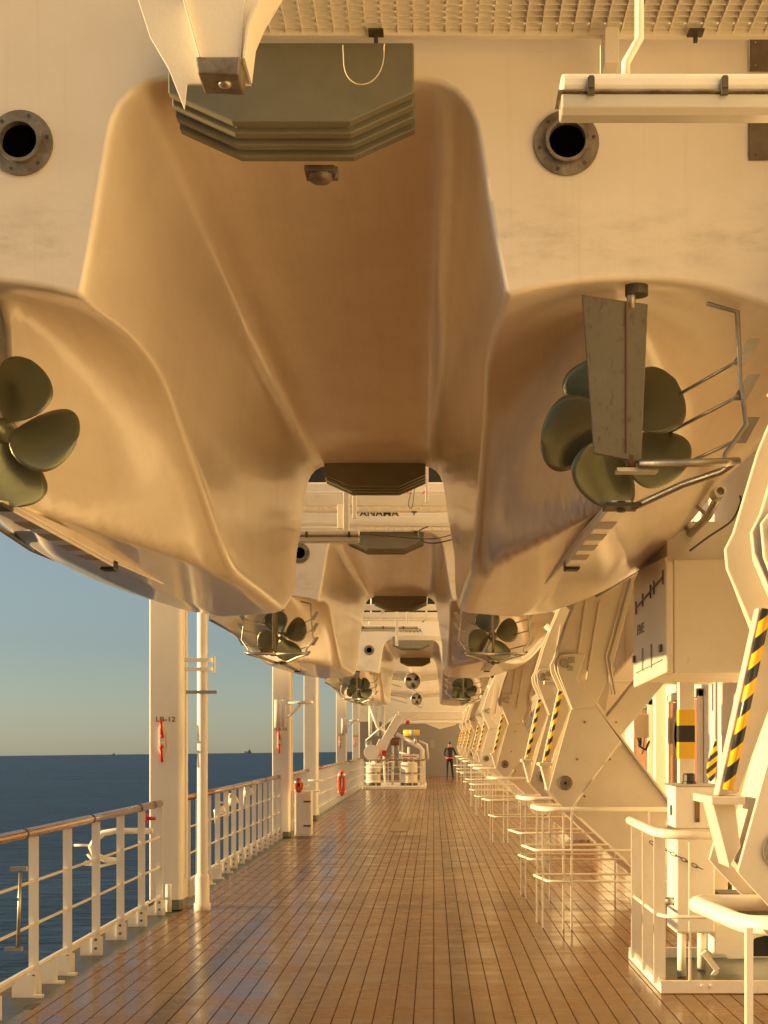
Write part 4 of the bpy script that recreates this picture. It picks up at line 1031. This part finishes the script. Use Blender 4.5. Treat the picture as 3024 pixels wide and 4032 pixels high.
# ------------------------------------------------------------------ deckhouse on the right
dh = empty('deckhouse', (2.75, 30, 0), 'long cream deckhouse wall with wooden doors behind the davits', 'deckhouse')
def dbox(mb, x0, x1, y0, y1, z0, z1): mb.box(x0 - 2.75, x1 - 2.75, y0 - 30, y1 - 30, z0, z1)
m = MB(); dbox(m, 2.78, 3.1, -14, 70, 0, 14.5); m.build('wall', WALLP, dh)
for k, (y, w) in enumerate(((14.7, 1.75), (18.1, 1.2), (23.5, .9), (31, .9), (40, .9), (50, .9))):
    m = MB(); dbox(m, 2.745, 2.779, y, y + w, .12, 2.15); dr = m.build('door', DOORW, dh, .004)
    m = MB(); m.lathe([(.15, -.02), (.24, -.02), (.24, .0), (.15, .0)], (-.004, y - 30 + (w / 2 if k else 1.25), 1.78), 'x', 28); pr = m.build('porthole_ring', STEEL, dr)
    m = MB(); m.lathe([(.0001, -.004), (.15, -.004), (.15, .0)], (-.006, y - 30 + (w / 2 if k else 1.25), 1.78), 'x', 24); m.build('pane', GLASS, pr)
    m = MB(); dbox(m, 2.72, 2.775, y - .09, y - .02, 0, 2.25); dbox(m, 2.72, 2.775, y + w + .02, y + w + .09, 0, 2.25); dbox(m, 2.72, 2.775, y - .09, y + w + .09, 2.17, 2.26); m.build('frame', PAINT, dr, .004)
for y in (17.0, 20.6, 26, 34, 43, 53):
    m = MB(); dbox(m, 2.66, 2.778, y, y + .12, 0, 14.2); m.build('pilaster', PAINT, dh)
for (y0, y1, z0, z1) in ((-6, -4, 3.4, 5.4), (-2, 0, 3.4, 5.4), (2, 4, 3.4, 5.4), (8, 10, 3.4, 5.4), (12, 14, 3.4, 5.4)):
    m = MB(); dbox(m, 2.76, 2.777, y0, y1, z0 + 2.8, z1 + 2.8); m.build('window', GLASS, dh)
# banded post
bp_ = empty('banded_post', (X(1484, 13.9), 13.9, 0), 'square cream post with yellow and black bands by the wooden door', 'post')
m = MB(); m.box(-.075, .075, 0, .12, 0, 3.1); m.build('shaft', PAINT, bp_, .005)
for (a, b, mt) in ((1533, 1567, YEL), (1567, 1603, RUBBER), (1603, 1639, YEL)):
    m = MB(); m.box(-.078, .078, -.003, .123, Z(b, 13.9), Z(a, 13.9)); m.build('band', mt, bp_)
m = MB(); m.box(X(1393, 14.1) - 1.0, X(1560, 14.1), 14.1, 14.2, Z(1478, 14.1), Z(1470, 14.1)); tag(m.build('cross_beam', PAINT, None, .005), 'pale horizontal beam under the cream locker', 'beam')
m = MB(); Yj = 16.3; m.box(X(1370, Yj), X(1402, Yj), Yj, Yj + .2, Z(1594, Yj), Z(1542, Yj)); jb = tag(m.build('junction_box', WALLP, None, .008), 'cream electrical box framed by the davit stays', 'electrical box')
m = MB(); m.tube([(X(1380, Yj), Yj + .1, Z(1594, Yj)), (X(1384, Yj), Yj + .1, Z(1612, Yj)), (X(1398, Yj), Yj + .1, Z(1620, Yj)), (X(1406, Yj), Yj + .1, Z(1600, Yj))], .012, 8); tag(m.build('looped_cable', CABLE), 'dark cable looping below the cream electrical box', 'cable')
m = MB(); Yf = 13.0
m.prism([(X(1548, Yf), Z(1596, Yf)), (X(1530, Yf), Z(1650, Yf)), (X(1527, Yf), Z(1670, Yf)), (X(1536, Yf), Z(1690, Yf)), (X(1545, Yf), Z(1680, Yf)), (X(1552, Yf), Z(1630, Yf))], Yf, Yf + .06)
fo = tag(m.build('striped_cover', STRIPE, None, .01), 'yellow and black padded cover hanging behind the tall tank', 'cover')
for k, (x, w_) in enumerate(((1540, .10), (1555, .05))):
    Yn = 14.6; m = MB(); m.box(X(x, Yn), X(x, Yn) + w_, Yn, Yn + .02, Z(1660, Yn), Z(1540, Yn)); tag(m.build('notice_plate', PAINT, None, .003), ('wide', 'narrow')[k] + ' pale notice plate behind the striped davit hose', 'notice')

# ------------------------------------------------------------------ far end: tenders, beams, crane, bulkhead, person
def tender(Y, py, rad, hw, label):
    r = empty('tender', (-.72, Y, 0), label, 'tender', 'smaller tenders stowed beyond the lifeboats')
    zc = Z(py, Y)
    L = 9.0; secs = []
    n = 15
    m = MB(); vs = []
    ts = [0, .05, .5, 1.5, 3, 5, 7, 8.2, 9]
    for t in ts:
        s = 1 if t < 4 else 1 - ((t - 4) / 5) ** 2 * .9
        row = []
        for j in range(n):
            u = -1 + 2 * j / (n - 1); zz = zc + .18 + .16 * abs(u) ** .9 + (.55 * max(0, (abs(u) - .82) / .18)) + (.12 if t < .04 else 0) + .6 * max(0, (t - 6) / 3) ** 2
            row.append((u * hw * s, t, zz))
        row += [(hw * s * 1.04, t, zc + 1.9), (-hw * s * 1.04, t, zc + 1.9)]
        vs += row
    w = n + 2; fs = []
    for i in range(len(ts) - 1):
        for j in range(w): fs.append((i * w + j, i * w + (j + 1) % w, (i + 1) * w + (j + 1) % w, (i + 1) * w + j))
    fs.append(list(range(w))[::-1]); fs.append([(len(ts) - 1) * w + j for j in range(w)])
    m.add(vs, fs, False); m.build('hull', GEL, r, .02)
    m = MB(); m.lathe([(rad, -.20), (rad + .03, -.20), (rad + .045, -.1), (rad + .02, .0), (rad - .01, .0), (rad, -.20)], (0, 0, zc), n=28, smooth=True); nz = m.build('nozzle', STEEL, r)
    m = MB(); m.lathe([(.0001, -.05), (rad, -.05)], (0, 0, zc), n=28); m.build('nozzle_back', GEL, nz)
    pm = propeller_mesh(3, R(-90), rad * 1.8, .62); p = pm.build('propeller', RUBBER, r); p.location = (0, -.15, zc); 
    m = MB(); m.box(-.04, .04, -.2, .4, zc + rad, zc + rad + .3); m.build('skeg', GEL, r); m = MB(); m.tube([(0, -.4, zc - rad - .04), (.15, -.3, zc - rad - .14), (.25, .1, zc - rad - .12)], .02, 8); m.build('guard_bar', STEEL, r)
    m = MB()
    for z0 in (zc + .02, zc - rad * .8): m.tube([(-2.2, .2, z0 + .5), (-.4, -.1, z0)], .02, 6)
    m.build('strut', STEEL, r)
    return r
tender(49.0, 1471, .25, 2.0, 'single hulled tender with round propeller nozzle, the higher and nearer')
tender(60.0, 1510, .22, 2.2, 'single hulled tender with round propeller nozzle, the lower and farther')
m = MB(); m.box(X(860, 56), X(1000, 56), 56, 56.5, Z(1555, 56), Z(1536, 56)); m.box(X(860, 56), X(1000, 56), 57.5, 57.6, Z(1562, 56), Z(1557, 56)); tag(m.build('overhead_girder', PAINT, None, .02), 'deep cream girder crossing overhead near the far bulkhead', 'girder')
m = MB(); m.prism([(X(900, 58), Z(1556, 58)), (X(985, 58), Z(1556, 58)), (X(985, 58), Z(1566, 58)), (X(950, 58), Z(1575, 58))], 58, 58.1); tag(m.build('girder_knee', PAINT, None, .01), 'tapered cream knee plate below the far girder', 'plate')
bk = empty('bulkhead', (0, 70.5, 0), 'dull grey bulkhead closing the deck at the far end', 'bulkhead')
m = MB(); m.box(-4, 3, 0, .2, -.05, Z(1559, 70.5)); m.build('wall', WALLG, bk)
m = MB(); m.box(-4, 3, 0, .3, Z(1559, 70.5), 4.9); m.build('upper_wall', WALLP, bk)
m = MB(); m.box(X(930, 70.5), X(938, 70.5), -.02, 0, Z(1616, 70.5), Z(1598, 70.5)); m.build('notice_board', MARK, bk)
m = MB(); m.box(-4, 3, -.03, 0, .0, .12); m.build('skirting', WALLG, bk)
# railed pen round the crane
YP = 51.0
pen = empty('crane_pen', (-1.4, YP, 0), 'white railed pen with wooden top rail round the rescue crane', 'railing')
x0, x1 = X(786, YP) + 1.4, X(917, YP) + 1.4
m = MB(); m.tube([(x0, 0, 1.06), (x1, 0, 1.06)], .03, 8); m.tube([(x1, 0, 1.06), (x1, 5, 1.06)], .03, 8); m.build('top_rail', WOOD, pen)
m = MB()
for z in (.3, .55, .8): m.tube([(x0, 0, z), (x1, 0, z)], .012, 6); m.tube([(x1, 0, z), (x1, 5, z)], .012, 6)
m.build('horizontal_bars', PAINTR, pen)
for k in range(6):
    m = MB(); x = x0 + (x1 - x0) * k / 5; m.box(x - .02, x + .02, -.01, .01, 0, 1.05); m.build('post', PAINTR, pen)
for k in range(1, 4):
    m = MB(); m.box(x1 - .01, x1 + .01, k * 1.6 - .02, k * 1.6 + .02, 0, 1.05); m.build('post', PAINTR, pen)
m = MB(); m.box(x0 - .05, x1 + .05, -.05, 5, .004, .11); m.build('plinth', PAINT, pen, .01)
m = MB(); Yc = 50.96; m.box(X(866, Yc) + 1.4, X(905, Yc) + 1.4, -.06, -.04, 1.12, 1.26); sg = m.build('sign_board', PAINT, pen, .004)
m = MB(); m.box(X(870, Yc) + 1.4, X(900, Yc) + 1.4, -.066, -.0605, 1.175, 1.205); m.build('red_line', RED, sg)
cr = empty('rescue_crane', (X(812, 53), 53, .11), 'white rescue boat crane with raised boom inside the far railed pen', 'crane')
ox, oy, oz = cr.location
def C_(a, b, Y=53): return (X(a, Y) - ox, Y - oy, Z(b, Y) - oz)
m = MB(); m.cyl((0, 0, 0), (0, 0, 1.3), .16, 20); m.build('pedestal', PAINT, cr)
m = MB(); m.beam(C_(826, 1612), C_(864, 1546), .28, .32); m.beam(C_(818, 1628), C_(830, 1600), .35, .4); m.build('boom', PAINT, cr, .02)
m = MB(); m.lathe([(.0001, -.3), (.28, -.3), (.28, .3), (.0001, .3)], C_(803, 1625), n=20); m.build('winch_drum', PAINT, cr, .01)
rc = C_(853, 1602)
m = MB(); m.lathe([(.0001, -.16), (.15, -.16), (.15, .16), (.0001, .16)], rc, 'x', 18); m.build('hose_reel', RUST, cr)
for k in range(7):
    m = MB(); px_ = 800 + 16 * k; q = C_(px_, 1690, 53.5 + .3 * (k % 3)); t_ = C_(px_ + (k % 2) * 6 - 3, 1600 + 14 * (k % 4), 53.5 + .3 * (k % 3)); m.cyl(q, t_, .022 + .012 * (k % 3), 8); m.build('riser_pipe', STEEL if k % 3 == 1 else PAINT, cr)
for k, (pa, pb) in enumerate((((790, 1648), (860, 1640)), ((840, 1664), (905, 1668)), ((862, 1625), (900, 1640)))):
    m = MB(); m.tube([C_(pa[0], pa[1], 52.6), C_((pa[0] + pb[0]) / 2, pa[1] + 4, 52.6), C_(pb[0], pb[1], 52.6)], .025, 8); m.build('cross_pipe', DARKM if k == 1 else PAINT, cr)
m = MB(); a = C_(830, 1627); m.box(a[0] - .09, a[0] + .09, a[1] - .4, a[1] - .25, a[2] - .11, a[2] + .11); m.build('motor_cover', RED, cr, .02)
m = MB()
for px_ in (848, 868): m.cyl(C_(px_, 1700), C_(px_, 1590), .05, 10)
m.tube([C_(856, 1586), C_(905, 1612), C_(912, 1620), C_(912, 1697)], .085, 10); m.tube([C_(905, 1600), C_(922, 1608), C_(925, 1640)], .035, 8); m.build('pipe_frame', PAINT, cr)
m = MB(); m.ball(C_(817, 1652), .2, 12, (1, 1, 1.1)); m.cyl(C_(800, 1640), C_(795, 1600), .12, 12); m.ball(C_(845, 1632), .12, 10); m.build('gear_housing', STEEL, cr)
m = MB(); m.tube([C_(790, 1600), C_(836, 1560), C_(860, 1540)], .03, 6); m.tube([C_(800, 1530), C_(815, 1570), C_(840, 1585)], .05, 8); m.tube([C_(850, 1580), C_(880, 1550), C_(905, 1545)], .02, 6); m.build('hoist_wire', PAINT, cr)
m = MB()
for px_ in (800, 815, 828): m.cyl(C_(px_, 1590, 54), C_(px_, 1520, 54), .07, 10)
m.build('stack_pipes', PAINT, cr)
wl = empty('yellow_lamp', (X(890, 52), 52, Z(1583, 52)), 'yellow cylindrical lamp above the far railed pen', 'lamp')
m = MB(); m.cyl((-.32, 0, 0), (.28, 0, 0), .11, 14); m.build('lamp_case', YEL, wl)
m = MB(); m.cyl((-.1, 0, 0), (.1, 0, 0), .114, 14); m.build('lamp_glass', CLEAR, wl)
m = MB(); m.box(.1, .3, -.05, .05, -.17, -.1); m.cyl((.12, 0, -.17), (.12, 0, -.4), .05, 8); m.build('stand', STEEL, wl)
m = MB(); m.ball((0, 0, 0), .09, 12); o = tag(m.build('red_buoy', RED), 'red ball hanging under the far girder', 'buoy'); o.location = (X(881, 55), 55, Z(1561, 55))
for k, (a, b, hh) in enumerate(((806, .27, .72), (884, .30, .80))):
    r = empty('storage_drum' if k == 0 else 'raft_canister', (X(a, 52), 52, .11), ('white round drum at the left in the crane pen', 'white banded canister at the right in the crane pen')[k], 'drum')
    m = MB(); m.lathe([(.0001, 0), (b, 0), (b, hh), (b * .9, hh + .05), (.0001, hh + .06)], (0, 0, 0), 'z', 26, False); m.build('drum', DAVP, r)
    m = MB(); m.lathe([(b + .004, .4), (b + .012, .42), (b + .012, .46), (b + .004, .48)], (0, 0, 0), 'z', 26); m.lathe([(b + .004, .0), (b + .014, .02), (b + .014, .08), (b + .004, .1)], (0, 0, 0), 'z', 26); m.build('band', DARKM, r)

# person leaning at the far end
def person():
    YQ = 66.0; px = X(971, YQ)
    r = empty('person', (px, YQ, 0), 'person in dark jacket and trousers with a red band at the waist, seen from behind', 'person')
    me = bpy.data.meshes.new('body')
    J = [((0, 0, .93), .135), ((0, 0, 1.10), .135), ((0, .01, 1.30), .17), ((.0, .02, 1.42), .12), ((0, .03, 1.49), .055), ((0, .04, 1.56), .085), ((0, .045, 1.64), .09), ((0, .04, 1.71), .05),
         ((-.10, 0, .88), .10), ((-.11, .0, .48), .065), ((-.12, -.02, .08), .045), ((-.13, .12, .04), .035),
         ((.10, 0, .88), .10), ((.12, .0, .48), .065), ((.16, .03, .08), .045), ((.17, .17, .04), .035),
         ((-.20, .01, 1.38), .065), ((-.235, .05, 1.12), .05), ((-.13, .25, 1.10), .038), ((-.08, .29, 1.10), .03),
         ((.20, .01, 1.38), .065), ((.29, .06, 1.13), .05), ((.38, .2, 1.10), .038), ((.43, .24, 1.10), .03)]
    E = [(0, 1), (1, 2), (2, 3), (3, 4), (4, 5), (5, 6), (6, 7), (0, 8), (8, 9), (9, 10), (10, 11), (0, 12), (12, 13), (13, 14), (14, 15), (3, 16), (16, 17), (17, 18), (18, 19), (3, 20), (20, 21), (21, 22), (22, 23)]
    # unequal fingers
    for (hand, sx) in ((19, 1), (23, 1)):
        hx, hy, hz = J[hand][0]
        for q, (dz, L) in enumerate(((.025, .055), (.009, .065), (-.007, .06), (-.023, .045))):
            J.append(((hx + .03, hy + L * .6, hz + dz), .008)); E.append((hand, len(J) - 1))
            J.append(((hx + .045, hy + L, hz + dz - .012), .007)); E.append((len(J) - 2, len(J) - 1))
        J.append(((hx - .01, hy + .04, hz + .04), .009)); E.append((hand, len(J) - 1))
    me.from_pydata([j[0] for j in J], E, []); o = bpy.data.objects.new('body', me); COL.objects.link(o)
    sk_ = o.modifiers.new('skin', 'SKIN'); sk_.use_smooth_shade = True
    for v, j in zip(me.skin_vertices[0].data, J): v.radius = (j[1], j[1] * .85)
    me.skin_vertices[0].data[0].use_root = True
    ss = o.modifiers.new('sub', 'SUBSURF'); ss.levels = 2; ss.render_levels = 2
    bpy.context.view_layer.update()
    dm = bpy.data.meshes.new_from_object(o.evaluated_get(bpy.context.evaluated_depsgraph_get())); bpy.data.objects.remove(o)
    dm.name = 'body'; dm.materials.clear(); dm.materials.append(SKIN); dm.materials.append(NAVY); dm.materials.append(HAIR)
    for p in dm.polygons:
        c = p.center
        if c.z > 1.6 and c.y < .07 or c.z > 1.68: p.material_index = 2
        elif c.z < 1.46 and not (c.y > .17 and c.z > .85): p.material_index = 1
    b = bpy.data.objects.new('body', dm); COL.objects.link(b); b.parent = r
    m = MB(); m.lathe([(.17, 0), (.18, .015), (.18, .055), (.16, .065)], (0, .0, .93), 'z', 22, True); m.build('waist_band', PINK, r)
    m = MB()
    for s in (-1, 1): m.ball((-.125 if s < 0 else .165, .05, .035), .05, 10, (.9, 2.3, .7))
    m.build('shoes', RUBBER, r)
    return r
person()

# ships on the horizon
def far_ship(px, py, D, s, label):
    r = empty('distant_ship', (X(px, D), D, Z(py, D)), label, 'ship', 'ships on the horizon')
    m = MB(); m.prism([(-9 * s, 0), (8 * s, 0), (9 * s, 2.2 * s), (-10 * s, 2.2 * s)], -3, 3); m.build('hull', SHIPC, r)
    m = MB(); m.box(0, 7 * s, -2, 2, 2.2 * s, 6 * s); m.box(2 * s, 5 * s, -2, 2, 6 * s, 8.5 * s); m.box(3.2 * s, 3.8 * s, -1, 1, 8.5 * s, 12 * s); m.box(-9 * s, -2 * s, -2, 2, 3.2 * s, 4.6 * s); m.build('superstructure', SHIPC, r)
    return r
far_ship(536, 1626.5, 2900, .75, 'hazy grey work ship on the horizon between the pipe and LB-10 column')
far_ship(245, 1630, 2900, .3, 'tiny grey ship on the horizon left of the LB-12 column')
